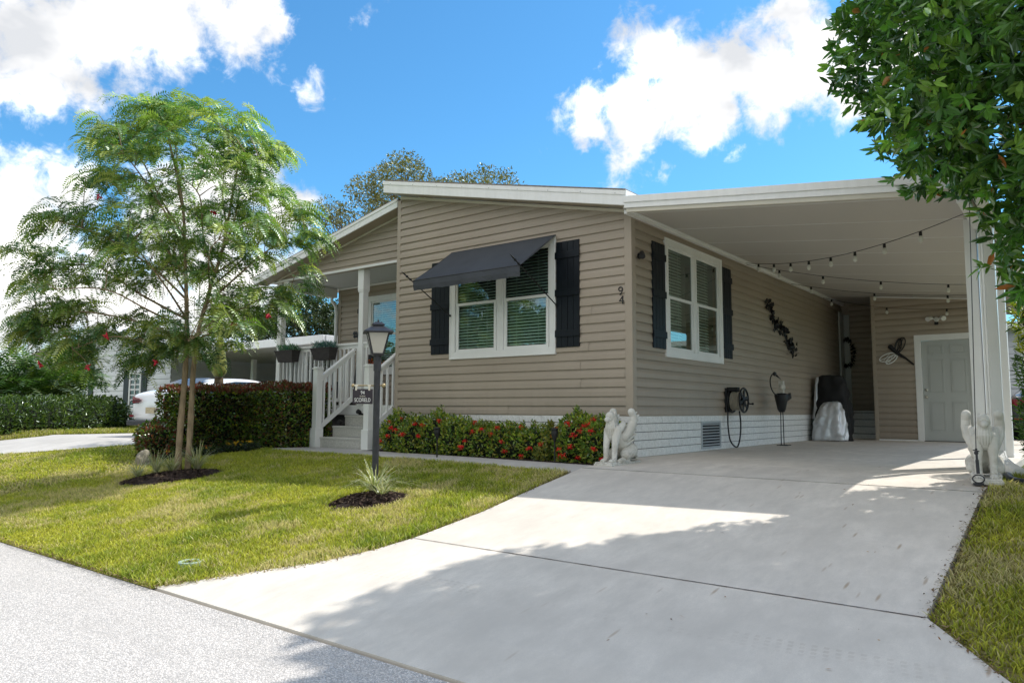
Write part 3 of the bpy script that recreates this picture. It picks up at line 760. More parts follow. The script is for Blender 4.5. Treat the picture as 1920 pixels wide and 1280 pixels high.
# openings are left as a real hole: wall core built of strips
m = MB()
for x0, x1, z0, z1 in ((-4.5, W0+.06, 0, None), (W1-.06, -.02, 0, None), (W0+.06, W1-.06, 0, WZ0+.06)):
    if z1 is None: m.prism([(x0, .006, z0), (x1, .006, z0), (x1, .006, wtop(x1)), (x0, .006, wtop(x0))], (0, .1, 0))
    else: m.box(x0, x1, .006, .106, z0, z1)
x0, x1 = W0+.06, W1-.06; m.prism([(x0, .006, WZ1-.06), (x1, .006, WZ1-.06), (x1, .006, wtop(x1)), (x0, .006, wtop(x0))], (0, .1, 0))
# side wall core
SW0, SW1, SZ0, SZ1 = .965, 3.05, 1.40, 3.14
m.box(-.106, -.006, .11, SW0+.06, 0, 3.3); m.box(-.106, -.006, SW1-.06, 10.7, 0, 3.3); m.box(-.106, -.006, SW0+.06, SW1-.06, 0, SZ0+.06); m.box(-.106, -.006, SW0+.06, SW1-.06, SZ1-.06, 3.3)
m.box(-8.05, -4.6, 1.57, 1.67, 0, 1.40); m.box(-8.05, -7.0, 1.57, 1.67, 1.40, 3.4); m.box(-5.85, -4.6, 1.57, 1.67, 1.40, 3.4); m.box(-7.0, -5.85, 1.57, 1.67, 2.9, 3.4)
m.box(-4.60, -4.50, .02, 1.57, 0, 4.2); m.box(-8.05, -7.95, 1.67, 10.7, 0, 3.4); m.box(-8.0, 0, 10.7, 10.8, 0, 3.3)
m.build('wall_core', M['trimtan'], house)
siding('side_wall', (0, 0, 0), SX, SN, [(.085, SW0+.03, .56, 3.32), (SW1-.03, 10.7, .56, 3.32), (SW0+.03, SW1-.03, .56, SZ0+.03), (SW0+.03, SW1-.03, SZ1-.03, 3.32)],
       M['siding'], house, seams=.6, seed=8)
# corner posts
m = MB(); m.box(-.092, .022, -.022, .0, .545, 3.33); m.box(0, .022, 0, .092, .545, 3.33)
m.build('corner_trim', M['trimtan'], house, bevel=.006)
m = MB(); m.box(-4.575, -4.490, -.022, .30, .545, 4.26)
m.build('corner_trim', M['trimtan'], house, bevel=.006)
# frieze, soffit, fascia (front gable)
def slope_board(name, x0, x1, z0, y0, y1, h, mt, parent, off=0, bevel=.003, sl=SL):
    """a board that follows the roof slope; z0 is its top at x=0, h its height"""
    t = lambda x: z0+off-sl*x
    m = MB(); m.prism([(x0, y0, t(x0)-h), (x1, y0, t(x1)-h), (x1, y0, t(x1)), (x0, y0, t(x0))], (0, y1-y0, 0))
    return m.build(name, mt, parent, bevel=bevel)
TP = 3.535
slope_board('frieze_trim', -4.5, -.08, 3.345, -.034, -.018, .045, M['cream'], house)
slope_board('soffit', -4.61, .06, 3.372, -.285, -.001, .018, M['trimtan'], house)
slope_board('soffit_channel', -4.61, .06, 3.353, -.29, -.27, .012, M['cream'], house)
slope_board('fascia', -4.635, .085, TP-.006, -.310, -.290, .185, M['fascia'], house, bevel=.004)
slope_board('drip_edge', -4.645, .095, TP+.01, -.322, -.3105, .062, M['fascia'], house)
slope_board('roof', -4.60, .10, TP+.035, -.315, 11.2, .022, M['shingle'], house)
slope_board('roof_deck', -4.58, .08, TP+.010, -.288, 11.18, .03, M['fascia'], house)
for k in range(9):
    x = -4.45+k*.55; z = TP-SL*x-.035
    MB().ball((x, -.325, z), .007, 6, 4).build('fascia_nail', M['steelgrey'], house)
m = MB(); m.box(.087, .107, -.309, .0, 3.33, 3.53); m.build('fascia', M['fascia'], house)
# left slope: fascia, soffit, gable wall over the porch
def lt(x): return 4.31+SL*(x+4.574)
def lboard(name, x0, x1, y0, y1, top, h, mt, bevel=.003):
    m = MB(); m.prism([(x0, y0, lt(x0)+top-h), (x1, y0, lt(x1)+top-h), (x1, y0, lt(x1)+top), (x0, y0, lt(x0)+top)], (0, y1-y0, 0))
    return m.build(name, mt, house, bevel=bevel)
lboard('fascia', -8.95, -4.60, -.012, .010, 0, .150, M['fascia'], .004)
lboard('drip_edge', -8.96, -4.60, -.024, -.0125, .008, .05, M['fascia'])
lboard('roof', -8.97, -4.645, -.015, 11.2, .030, .022, M['shingle'])
lboard('roof_deck', -8.95, -4.655, .012, 11.18, .005, .03, M['fascia'])
lboard('soffit', -8.93, -4.60, .012, .292, -.122, .018, M['trimtan'])
lboard('frieze_trim', -8.6, -4.60, .262, .277, -.142, .035, M['cream'])
cl = Vector((-SL, 0, 1)).normalized()
siding('gable_wall', (0, .30, 0), FX, FN, [(-8.75, -4.575, 3.30, 4.4)], M['siding'], house, cut=[((-4.574, .3, 4.31-.14), cl)], seams=.3, seed=5)
m = MB(); m.prism([(-8.75, .303, 3.26), (-4.58, .303, 3.26), (-4.58, .303, lt(-4.58)-.14), (-8.75, .303, lt(-8.75)-.14)], (0, .09, 0)); m.build('gable_core', M['trimtan'], house)
m = MB(); m.box(-8.78, -4.577, .262, .305, 3.255, 3.298); m.build('gable_trim', M['white'], house, bevel=.003)
m = MB()
for k in range(9): m.box(-8.75, -4.60, .31+k*.14, .31+k*.14+.135, 3.262, 3.275)
m.build('porch_ceiling', M['ceilwhite'], house, bevel=.003)
m = MB(); m.box(-8.34, -8.16, .305, 1.57, 3.06, 3.258); m.box(-8.10, -4.60, 1.535, 1.556, 3.215, 3.258); m.build('porch_beam', M['white'], house, bevel=.005)
# porch back wall
PW0, PW1, PZ0, PZ1 = -7.10, -5.75, 1.34, 2.98
siding('porch_wall', (0, 1.57, 0), FX, FN, [(-8.02, PW0+.03, .70, 3.26), (PW1-.03, -4.6, .70, 3.26), (PW0+.03, PW1-.03, .70, PZ0+.03), (PW0+.03, PW1-.03, PZ1-.03, 3.26)], M['siding'], house, phase=.70, seed=6)
m = MB(); m.box(-8.09, -7.99, 1.54, 1.63, .6, 3.26); m.build('corner_trim', M['trimtan'], house, bevel=.006)
window(house, (0, 1.56, 0), FX, FN, PW0, PW1, PZ0, PZ1, units=1)
shutter(house, (0, 1.565, 0), FX, FN, -7.40, -7.13, 1.42, 2.9)
m = MB(); m.tube([(-8.16, 1.42, 3.06), (-8.16, 1.42, 2.98), (-8.10, 1.48, 2.86), (-8.10, 1.50, 2.7), (-8.10, 1.50, .1)], .035, 8); m.build('downspout', M['white'], house, smooth=False)
# porch deck, posts, railing
m = MB()
for k in range(8): m.box(-8.62, -4.60, .40+k*.15, .545+k*.15, .675, .70)
m.build('porch_deck', M['ceilwhite'], house, bevel=.003)
m = MB(); m.box(-8.64, -4.60, .375, .396, .52, .70); m.box(-8.64, -8.62, .40, 1.56, .52, .70); m.build('deck_board', M['white'], house, bevel=.004)
def post(x, y, z0, z1, w, parent, name='porch_post'):
    m = MB(); h = w/2; m.box(x-h, x+h, y-h, y+h, z0, z1-.40); m.box(x-h-.018, x+h+.018, y-h-.018, y+h+.018, z1-.40, z1)
    m.box(x-h-.012, x+h+.012, y-h-.012, y+h+.012, z1-.43, z1-.40+.001)
    return m.build(name, M['white'], parent, bevel=.005)
post(-5.94, .42, .70, 3.26, .125, house); post(-8.53, .42, .70, 3.26, .125, house)
m = MB(); m.box(-5.87, -5.875+.002, .42, .43, 1, 1.1)
def railing(p, q, z, zb, parent, n, end=True, name='railing'):
    m = MB(); p = A(*p); q = A(*q)
    m.bar((p[0], p[1], z-.02), (q[0], q[1], z-.02), .09, .04); m.bar((p[0], p[1], z-.075), (q[0], q[1], z-.075), .04, .07)
    m.bar((p[0], p[1], zb), (q[0], q[1], zb), .045, .07)
    for k in range(n):
        t = (k+.5)/n; x = p[0]+(q[0]-p[0])*t; y = p[1]+(q[1]-p[1])*t
        m.box(x-.019, x+.019, y-.019, y+.019, zb+.03, z-.10)
    return m.build(name, M['white'], parent, bevel=.003)
railing((-8.465, .42), (-6.005, .42), 1.88, .80, house, 19)
railing((-8.53, .485), (-8.53, 1.50), 1.88, .80, house, 8)
railing((-5.875, .42), (-5.76, .42), 1.88, .80, house, 1)
# skirting blocks
m = MB()
def blocks(org, u, n, L0, L1, z0, rows, h, seed, skip=None):
    rg = random.Random(seed); L = .41
    for r in range(rows):
        x = L0-(L/2 if r % 2 else 0)
        while x < L1:
            a, b = max(x, L0), min(x+L-.005, L1)
            if b-a > .03 and not (skip and skip(a, b, r)):
                d = .014+rg.random()*.002
                slab(m, org, u, n, a, b, z0+r*h+.0085, z0+(r+1)*h, -.03, d)
            x += L
blocks((0, 0, 0), SX, SN, .015, 10.7, -.005, 5, .1115, 1)
blocks((0, 0, 0), FX, FN, -4.55, -.0, -.06, 6, .1015, 2)
m.build('skirting', M['block'], house, bevel=.003)
m = MB(); m.box(-.05, .002, 0, 10.7, -.2, .552); m.box(-4.56, -.05, -.002, .05, -.2, .552); m.box(-8.6, -4.6, .44, .5, -.2, .60); m.box(-8.6, -8.55, .5, 1.5, -.2, .6)
m.build('skirting_joints', M['mortar_or_shade'], house)
m = MB(); m.box(-4.55, .018, -.016, .0, .545, .563); m.box(.0, .016, .0, 10.7, .545, .563); m.build('starter_strip', M['trimtan'], house)
# foundation vent
m = MB(); frame_rect(m, (0, 0, 0), SX, SN, 2.14, 2.90, .03, .46, .035, .01, .03)
for k in range(8):
    z = .085+k*.045; m.obox((.018, 2.52, z+.012), (0, .345, 0), (.012, 0, -.014), (.002, 0, .0018))
v_ = m.build('vent', M['steelgrey'], house, bevel=.002)
m = MB(); m.box(.0145, .0165, 2.15, 2.89, .04, .45); m.build('vent_backing', M['dark'], v_)
# windows and shutters
window(house, (0, 0, 0), FX, FN, W0, W1, WZ0, WZ1)
window(house, (0, 0, 0), SX, SN, SW0, SW1, SZ0, SZ1, half_blind=True)
shutter(house, (0, 0, 0), FX, FN, -3.71, -3.31, 1.52, 3.04); shutter(house, (0, 0, 0), FX, FN, -1.205, -.81, 1.515, 3.05)
shutter(house, (0, 0, 0), SX, SN, .56, .945, 1.50, 3.02); shutter(house, (0, 0, 0), SX, SN, 3.07, 3.46, 1.50, 3.04)
# awning
ax0, ax1 = -3.26, -1.205; nb = 24
V = []; F = []; rows = 7
for i in range(nb+1):
    x = ax0+(ax1-ax0)*i/nb; s = math.sin(i*1.9)*.004+math.sin(i*.7+1)*.005
    for j in range(rows):
        t = j/(rows-1); sag = -.012*math.sin(math.pi*t)
        V.append((x, -.045-.855*t, 3.165-.58*t+sag+s*t*.5))
    V.append((x, -.905+s, 2.50)); V.append((x, -.893+s*2.2, 2.425+abs(s)*1.2))
R_ = rows+2
for i in range(nb):
    for j in range(R_-1): F.append((i*R_+j, i*R_+j+1, (i+1)*R_+j+1, (i+1)*R_+j))
aw = put('awning', V, F, M['awning'], house, smooth=False)
sm = aw.modifiers.new('thick', 'SOLIDIFY'); sm.thickness = .004
m = MB(); m.tube([(ax0, -.895, 2.582), (ax1, -.895, 2.582)], .009, 8); m.tube([(ax0, -.05, 3.155), (ax1, -.05, 3.155)], .011, 8)
m.tube([(ax0+.02, -.05, 3.15), (ax0+.02, -.895, 2.575)], .008, 6); m.tube([(ax1-.02, -.05, 3.15), (ax1-.02, -.895, 2.575)], .008, 6)
m.build('awning_frame', M['black'], aw)
for x in (ax0-.012, ax1+.012):
    m = MB(); a = A(x, -.05, 2.13); b = A(x, -1.09, 2.67); d = nrm(b-a)
    m.tube([a, b], .0085, 8); m.lathe([(0.001, -.02), (.016, -.01), (.016, .01), (.009, .02)], a, 8)
    ax_ = (nrm(np.cross(d, A(1, 0, 0))), A(1, 0, 0), d)
    m.lathe([(.008, -.19), (.017, -.17), (.017, -.15), (.009, -.14), (.009, -.10), (.019, -.085), (.019, -.07), (.009, -.055), (.013, -.03), (.001, .06)], b, 8, ax_)
    m.build('awning_rod', M['black'], aw)
# house number
for ch, z in (('9', 2.18), ('4', 2.055)):
    cu = bpy.data.curves.new('num', 'FONT'); cu.body = ch; cu.size = .175; cu.extrude = .006; cu.align_x = 'CENTER'; cu.offset = -.0022
    to = bpy.data.objects.new('num', cu); C.objects.link(to); to.rotation_euler = (rad(90), 0, 0); to.location = (-.148 if ch == '9' else -.135, -.026, z)
    bpy.context.view_layer.update()
    me = bpy.data.meshes.new_from_object(to.evaluated_get(bpy.context.evaluated_depsgraph_get())); me.transform(to.matrix_world)
    bpy.data.objects.remove(to)
    me.transform(Matrix.Translation(Vector(-origin_of(house)))); me.materials.clear(); me.materials.append(M['black'])
    o = bpy.data.objects.new('house_number', me); C.objects.link(o); o.parent = house
# small sensor lamp beside the side window
m = MB(); m.lathe([(.02, -.02), (.045, 0), (.045, .02), (.02, .03)], (.03, .17, 2.73), 10, (A(0, 1, 0), A(0, 0, 1), A(1, 0, 0)))
m.tube([(.05, .17, 2.73), (.10, .13, 2.76)], .015, 8); m.tube([(.08, .16, 2.77), (.15, .05, 2.69)], [.032, .04], 10)
m.build('wall_lamp', M['black'], house)

# ---------------------------------------------------------------- entry steps
st = thing('entry_steps', 'three pale concrete steps with white slatted handrails up to the porch', 'steps', (-5.4, -.1, -.05))
X0, X1 = -6.02, -4.80
stx = simple('exposed_step_stone', (.52, .50, .46), .85, var=.22, sc=60, bstr=.6, bsc=120)
for k, (y0, z1) in enumerate(((-.44, .135), (-.165, .325), (.11, .515))):
    m = MB(); m.box(X0, X1, y0, .370, -.08 if k == 0 else (.1355, .3255)[k-1], z1); m.box(X0-.006, X1+.006, y0-.012, y0+.05, z1-.035, z1+.003)
    m.build('step', stx, st, bevel=.006)
def newel(x, y, parent):
    m = MB(); h = .062; m.box(x-h, x+h, y-h, y+h, .26, 1.335); m.box(x-h-.022, x+h+.022, y-h-.022, y+h+.022, -.075, .26)
    m.prism([(x-h-.022, y-h-.022, .26), (x+h+.022, y-h-.022, .26), (x+h+.022, y+h+.022, .26), (x-h-.022, y+h+.022, .26)], (0, 0, .03))
    m.box(x-h-.014, x+h+.014, y-h-.014, y+h+.014, 1.335, 1.36)
    m.prism([(x-h, y-h, 1.361), (x+h, y-h, 1.361), (x+h, y+h, 1.361), (x-h, y+h, 1.361)], (0, 0, .018))
    m.build('newel_post', M['white'], parent, bevel=.005)
def stair_rail(x, parent, ye=.345):
    m = MB(); y0, y1 = -.40, ye; zt0, zt1 = 1.20, 1.20+(ye+.40)*.72
    m.bar((x, y0, zt0), (x, y1, zt1), .085, .035); m.bar((x, y0, zt0-.05), (x, y1, zt1-.05), .04, .065)
    m.bar((x, y0, .30), (x, y1, .30+(y1-y0)*.72), .045, .08)
    n = 6
    for k in range(n):
        t = (k+.6)/n; y = y0+(y1-y0)*t
        m.box(x-.018, x+.018, y-.018, y+.018, .33+(y-y0)*.72, zt0-.08+(y-y0)*.72)
    m.build('handrail', M['white'], parent, bevel=.003)
for x in (-6.10, -4.72): newel(x, -.46, st)
stair_rail(-6.10, st, .36); stair_rail(-4.72, st, .40)
# ================================================================ CARPORT
cp = thing('carport', 'white flat metal carport roof on square posts beside the house', 'carport', (3.8, 1.2, 0))
CS = .114
def cz(x): return 3.305-CS*x
m = MB()
ys = [-.26, .05, 1.18, 2.31, 3.44, 4.57, 5.70, 6.83, 7.96, 9.09, 10.22, 11.35, 12.2]
for k in range(len(ys)-1):
    y0, y1 = ys[k]+.004, ys[k+1]-.004; dz = .0
    m.prism([(.03, y0, cz(.03)+dz), (3.95, y0, cz(3.95)+dz), (3.95, y0, cz(3.95)+.07), (.03, y0, cz(.03)+.07)], (0, y1-y0, 0))
m.build('roof_panel', M['ceil'], cp)
m = MB()
for y in ys[1:-1]:
    m.prism([(.05, y-.006, cz(.05)-.0035), (3.93, y-.006, cz(3.93)-.0035), (3.93, y-.006, cz(3.93)+.02), (.05, y-.006, cz(.05)+.02)], (0, .012, 0))
m.build('panel_joiner', M['white'], cp)
def cboard(name, x0, x1, y0, y1, a, b, mt, bevel=.004):
    m = MB(); m.prism([(x0, y0, cz(x0)+a), (x1, y0, cz(x1)+a), (x1, y0, cz(x1)+b), (x0, y0, cz(x0)+b)], (0, y1-y0, 0)); return m.build(name, mt, cp, bevel=bevel)
cboard('fascia', .085, 4.06, -.325, -.262, -.010, .125, M['fascia']); cboard('fascia_lip', .085, 4.07, -.345, -.3255, .060, .148, M['fascia'])
cboard('fascia_underbeam', .10, 4.02, -.300, -.268, -.062, -.0105, M['cream']); cboard('roof_skin', .05, 3.96, -.26, 12.2, .072, .085, M['fascia'])
cboard('header', .10, 3.95, -.262, -.235, -.055, -.002, M['cream'])
m = MB(); m.box(.0235, .075, -.22, 10.7, 3.235, 3.294); m.box(.075, .105, -.22, 10.7, 3.275, 3.291); m.build('ledger_trim', M['white'], cp, bevel=.004)
z = cz(3.97); m = MB(); m.prism([(3.965, -.33, z-.06), (4.08, -.33, z-.06), (4.10, -.33, z+.08), (3.965, -.33, z+.08)], (0, 12.5, 0)); m.box(3.84, 3.94, -.2, 12.1, z-.12, z-.004); m.build('gutter', M['fascia'], cp, bevel=.006)
for x, y in ((3.80, 1.25), (3.87, 3.65), (3.87, 8.8)):
    zt = cz(x)-.005
    m = MB(); m.box(x-.062, x+.062, y-.062, y+.062, 0, zt-.10 if x > 3.84 else zt)
    m.box(x-.068, x+.068, y-.068, y+.068, 0, .04)
    m.box(x-.065, x+.065, y-.065, y+.065, 2.22, 2.232)
    m.build('post', M['white'], cp, bevel=.004)
# ribbed wide leader beside the front post
m = MB(); x0, x1, y0 = 3.875, 4.03, 1.16
for k in range(6): m.box(x0+k*.026, x0+k*.026+.020, y0-.012, y0+.1, .02, 2.83)
m.box(x0, x1, y0, y0+.095, .02, 2.84); m.build('ribbed_post', M['white'], cp, bevel=.003)
m = MB()
prof = [(3.99, .90, .16), (4.02, .80, .075), (4.10, .60, .02), (4.20, .36, -.02)]
for k in range(len(prof)-1):
    a = A(*prof[k]); b = A(*prof[k+1]); m.bar(a+A(0, 0, .03), b+A(0, 0, .03), .105, .075)
for k in range(5):
    for j in range(len(prof)-1):
        a = A(*prof[j]); b = A(*prof[j+1]); m.bar(a+A(-.04+.02*k, -.0, .071), b+A(-.04+.02*k, -.0, .071), .008, .008)
m.box(3.95, 4.05, .88, .96, .16, 2.8)
m.build('downspout', M['white'], cp, bevel=.004)
# rain chain with ring anchor
rc = thing('rain_chain', 'thin dark hanging chain from the roof corner down to a ring anchor', 'chain', (3.93, -1.02, 0))
m = MB(); m.tube([(3.97, -.345, 2.83), (3.975, -.70, 1.4), (3.98, -.98, .30)], .0042, 6); m.build('cable', M['lampmetal'], rc)
m = MB(); m.tube([(3.98, -.98, .30), (3.985, -1.0, .20)], .010, 8); m.ball((3.98, -.985, .26), .018, 8, 6); m.tube([(3.955, -.985, .285), (4.005, -.985, .275)], .006, 6)
m.tube([(3.985, -1.0, .20), (3.99, -1.01, .08)], .014, 8)
m.tube([(3.99+.045*math.cos(t), -1.01, .035+.035*math.sin(t)) for t in np.linspace(0, 2*math.pi, 17)], .006, 6); m.box(3.95, 4.03, -1.03, -.99, -.02, .0); m.build('anchor_ring', M['lampmetal'], rc)

# ================================================================ SHED
sh = thing('storage_shed', 'brown log sided storage room with a pale grey six panel door at the carport end', 'shed', (2.5, 9.0, 0))
siding('front_wall', (0, 9.0, 0), FX, FN, [(1.12, 1.92, .03, 3.3), (2.98, 3.35, .03, 3.3), (1.92, 2.98, 2.22, 3.3)], M['siding'], sh, phase=.03, prof=LOG, course=.137, cut=[((0, 9, 3.275), Vector((CS, 0, 1)).normalized())])
siding('side_wall', (1.08, 0, 0), SX, (-1, 0, 0), [(9.02, 12, .03, 3.2)], M['siding'], sh, phase=.03, prof=LOG, course=.137)
m = MB(); m.box(1.1, 1.9, 9.004, 9.08, 0, 3.1); m.box(3.0, 3.35, 9.004, 9.08, 0, 2.88); m.box(1.9, 3.0, 9.004, 9.08, 2.25, 2.9); m.box(1.084, 1.2, 9.08, 12, 0, 3.1); m.box(3.25, 3.35, 9.08, 12, 0, 2.88); m.build('wall_core', M['trimtan'], sh)
m = MB(); m.box(1.055, 1.13, 8.965, 9.06, 0, 3.17); m.build('corner_trim', M['trimtan'], sh, bevel=.005)
m = MB(); m.prism([(1.13, 8.955, 3.135), (3.35, 8.955, 2.885), (3.35, 8.955, 2.91), (1.13, 8.955, 3.16)], (0, .04, 0)); m.build('edge_trim', M['white'], sh); m = MB(); m.box(1.13, 1.9, 8.965, 8.999, .0, .028); m.build('edge_trim', M['white'], sh)
m = MB(); frame_rect(m, (0, 9.0, 0), FX, FN, 1.885, 3.06, -.2, 2.25, .125, -.06, .035)
m.build('door_frame', M['white'], sh, bevel=.004)
m = MB(); slab(m, (0, 9, 0), FX, FN, 2.015, 2.93, .012, 2.12, -.04, -.005)
for (a, b, c, d) in ((2.13, 2.41, 1.83, 2.02), (2.54, 2.82, 1.83, 2.02), (2.13, 2.41, 1.02, 1.72), (2.54, 2.82, 1.02, 1.72), (2.13, 2.41, .22, .83), (2.54, 2.82, .22, .83)):
    frame_rect(m, (0, 9, 0), FX, FN, a, b, c, d, .018, -.006, .004); slab(m, (0, 9, 0), FX, FN, a+.03, b-.03, c+.03, d-.03, -.006, .0015)
door = m.build('door', M['doorgrey'], sh, bevel=.002)
m = MB(); m.box(2.0, 2.95, 8.96, 9.05, -.003, .012); m.build('threshold', M['dark'], door)
for z in (1.08, .93):
    m = MB(); AX = (A(1, 0, 0), A(0, 0, 1), A(0, -1, 0))
    if z > 1: m.lathe([(.032, 0), (.032, .018), (.015, .022)], (2.075, 9.004, z), 14, AX)
    else: m.lathe([(.033, 0), (.033, .008), (.014, .012), (.014, .035), (.030, .042), (.030, .062), (.012, .072)], (2.075, 9.004, z), 14, AX)
    m.build('deadbolt' if z > 1 else 'door_knob', M['brass'], door, smooth=True)
m = MB(); m.lathe([(.05, 0), (.05, .03), (.02, .04)], (2.33, 8.975, 2.56), 12, (A(1, 0, 0), A(0, 0, 1), A(0, -1, 0)))
for s in (-1, 1): m.tube([(2.33+s*.03, 8.93, 2.57), (2.33+s*.10, 8.90, 2.58)], .014, 8); m.tube([(2.33+s*.09, 8.95, 2.60), (2.33+s*.15, 8.84, 2.56)], [.035, .05], 12)
m.build('security_lamp', M['white'], sh)
m = MB(); m.box(2.30, 2.37, 8.86, 8.93, 2.44, 2.50); m.build('motion_sensor', M['black'], sh, bevel=.01)
# alcove beyond: back wall and steps, belongs to the house
siding('alcove_wall', (0, 10.72, 0), FX, FN, [(.2, 1.08, .64, 3.25)], M['siding'], house, phase=.64, prof=LOG, course=.137)
m = MB(); m.box(.0, 1.08, 10.73, 10.8, 0, 3.3); m.build('wall_core', M['trimtan'], house)
m = MB(); m.box(.03, .20, 10.66, 10.72, .62, 3.0); m.box(.035, .075, 10.30, 10.66, .62, 3.05); m.build('side_door_frame', M['doorgrey'], house, bevel=.004)
ss = thing('side_steps', 'four pale block steps in the dark corner left of the storage room', 'steps', (.6, 10.0, 0))
for k in range(4):
    m = MB(); m.box(.10, 1.05, 9.75+.22*k, 10.70, .16*k+(.001 if k else 0), .16*(k+1)-.039); m.box(.10, 1.05, 9.715+.22*k, 10.70, .16*(k+1)-.0385, .16*(k+1)); m.build('step', M['block'], ss, bevel=.004)
    m = MB(); m.box(.11, 1.04, 9.7485+.22*k, 9.7499+.22*k, .16*(k+1)-.056, .16*(k+1)-.039); m.build('joint_or_shade', M['mortar_or_shade'], ss)  # thin dark strip paints the shadow line under each nosing
# wreath and clock
def leafy(name, P, Dn, L, W, cols, mt, base=None, parent=None, seed=0, fold=.25):
    g = np.random.default_rng(seed); n = len(P); D_ = nrm(Dn); r = g.normal(size=(n, 3)); S = nrm(np.cross(D_, r)); Nn = np.cross(S, D_)
    L = np.broadcast_to(L, n)[:, None]; W = np.broadcast_to(W, n)[:, None]
    b = P; l1 = P+D_*L*.38+S*W*.5+Nn*W*fold; l2 = P+D_*L*.74+S*W*.36+Nn*W*fold*.6; t = P+D_*L; r1 = P+D_*L*.38-S*W*.5+Nn*W*fold; r2 = P+D_*L*.74-S*W*.36+Nn*W*fold*.6
    V = np.stack([b, l1, l2, t, r2, r1], 1).reshape(-1, 3); k = np.arange(n)[:, None]*6
    F = np.concatenate([k+np.array([[0, 1, 2, 3]]), k+np.array([[0, 3, 4, 5]])])
    c = np.repeat(cols, 6, 0)
    return V, F, c
def pick(cols, n, g, jit=.25):
    return np.array(cols)[g.integers(0, len(cols), n)]*(1-jit+2*jit*g.random((n, 1)))
g = np.random.default_rng(5)
t = g.uniform(0, 6.28, 240); P = np.c_[.13+.13*np.cos(t), np.full(240, 10.60), 2.05+.30*np.sin(t)]+g.normal(0, .02, (240, 3)); Dv = np.c_[np.cos(t), g.normal(0, .6, 240)-.5, np.sin(t)]
V, F, c = leafy('', P, Dv, .09, .03, pick([(.01, .012, .01), (.02, .015, .012)], 240, g), None)
tag(put('wreath', V, F, M['attr'], col=c, base=(.13, 10.6, 2.05)), 'dark leafy wreath hanging in the shadowed alcove', 'wreath')
ck = thing('wall_clock', 'small round white clock in a black frame on the alcove wall', 'clock', (.93, 10.68, 1.95))
m = MB(); AX = (A(1, 0, 0), A(0, 0, 1), A(0, -1, 0)); m.lathe([(.17, 0), (.17, .03), (.15, .04)], (.93, 10.69, 1.95), 20, AX); m.box(.80, 1.04, 10.66, 10.69, 1.72, 2.22); m.build('clock_frame', M['black'], ck)
m = MB(); m.lathe([(.12, .042), (.12, .046)], (.93, 10.69, 1.95), 20, AX); m.build('dial', M['white'], ck)

# ================================================================ THINGS UNDER THE CARPORT
# hose reel
hr = thing('hose_reel', 'black wall mounted hose reel wound with beige hose and a hanging loop', 'hose reel', (.02, 3.3, .8))
AXX = (A(0, 1, 0), A(0, 0, 1), A(1, 0, 0)); c0 = (.0, 3.30, .80)
m = MB(); m.box(.016, .05, 3.10, 3.34, .60, 1.0); m.bar((.03, 3.22, .98), (.22, 3.22, .98), .10, .07); m.bar((.03, 3.3, .8), (.28, 3.3, .8), .05, .05); m.build('bracket', M['black'], hr, bevel=.008)
def flange(x):
    m = MB()
    m.tube([(x, 3.3+.20*math.cos(t), .80+.20*math.sin(t)) for t in np.linspace(0, 2*math.pi, 33)], .016, 6, False)
    m.lathe([(.06, 0), (.06, .025), (.03, .03)], (x-.01, 3.3, .8), 16, AXX)
    for k in range(6):
        a = k*math.pi/3+.3; m.bar((x, 3.3+.05*math.cos(a), .8+.05*math.sin(a)), (x, 3.3+.2*math.cos(a), .8+.2*math.sin(a)), .05, .012, (1, 0, 0))
    return m.build('wheel', M['black'], hr)
flange(.07); flange(.27)
m = MB()
for r in (.10, .13, .155):
    for k in range(6):
        x = .095+k*.028; m.tube([(x+.01*math.sin(t), 3.3+r*math.cos(t), .8+r*math.sin(t)) for t in np.linspace(0, 2*math.pi, 29)], .0135, 7, False)
m.build('coiled_hose', M['hose'], hr, smooth=True)
m = MB(); m.tube([(.28, 3.3, .8), (.33, 3.3, .8), (.33, 3.38, .74), (.38, 3.38, .74)], .012, 8); m.ball((.39, 3.38, .74), .02, 8, 6); m.build('crank_handle', M['black'], hr)
m = MB(); pts = [(.08, 3.08, .62), (.08, 3.07, .4), (.09, 3.12, .15), (.12, 3.25, .035), (.13, 3.36, .045), (.14, 3.44, .2), (.15, 3.45, .42), (.16, 3.38, .62)]
def smooth_pts(p, n=6):
    p = [A(*q) for q in p]; out = []
    for i in range(len(p)-1):
        a = p[max(i-1, 0)]; b = p[i]; c = p[i+1]; d = p[min(i+2, len(p)-1)]
        for k in range(n):
            t = k/n; out.append(.5*((2*b)+(-a+c)*t+(2*a-5*b+4*c-d)*t*t+(-a+3*b-3*c+d)*t**3))
    return out+[p[-1]]
m.tube(smooth_pts(pts), .013, 8); m.build('hanging_hose', M['black'], hr, smooth=True)

# metal wading bird with lantern
bd = thing('bird_sculpture', 'black metal wading bird garden figure on thin legs with white lantern on its back', 'garden figure', (.35, 4.95, 0))
m = MB()
m.lathe([(.001, .60), (.05, .605), (.075, .66), (.10, .78), (.125, .90), (.12, .93), (.06, .95), (.001, .95)], (.35, 4.95, 0), 14)
m.obox((.40, 5.10, .86), (.03, .11, .05), (.02, -.01, 0), (0, -.02, .05)); m.build('body', M['black'], bd, smooth=True)
m = MB(); m.tube(smooth_pts([(.34, 4.86, .90), (.30, 4.72, .94), (.28, 4.62, 1.04), (.28, 4.58, 1.17), (.30, 4.60, 1.26), (.32, 4.66, 1.30)], 5), .011, 8); m.build('neck', M['black'], bd, smooth=True)
m = MB(); m.ball((.33, 4.68, 1.29), .045, 12, 8, (.7, 1.2, .9)); m.tube([(.335, 4.70, 1.28), (.36, 4.92, 1.20)], [.022, .004], 8); m.build('head', M['black'], bd, smooth=True)
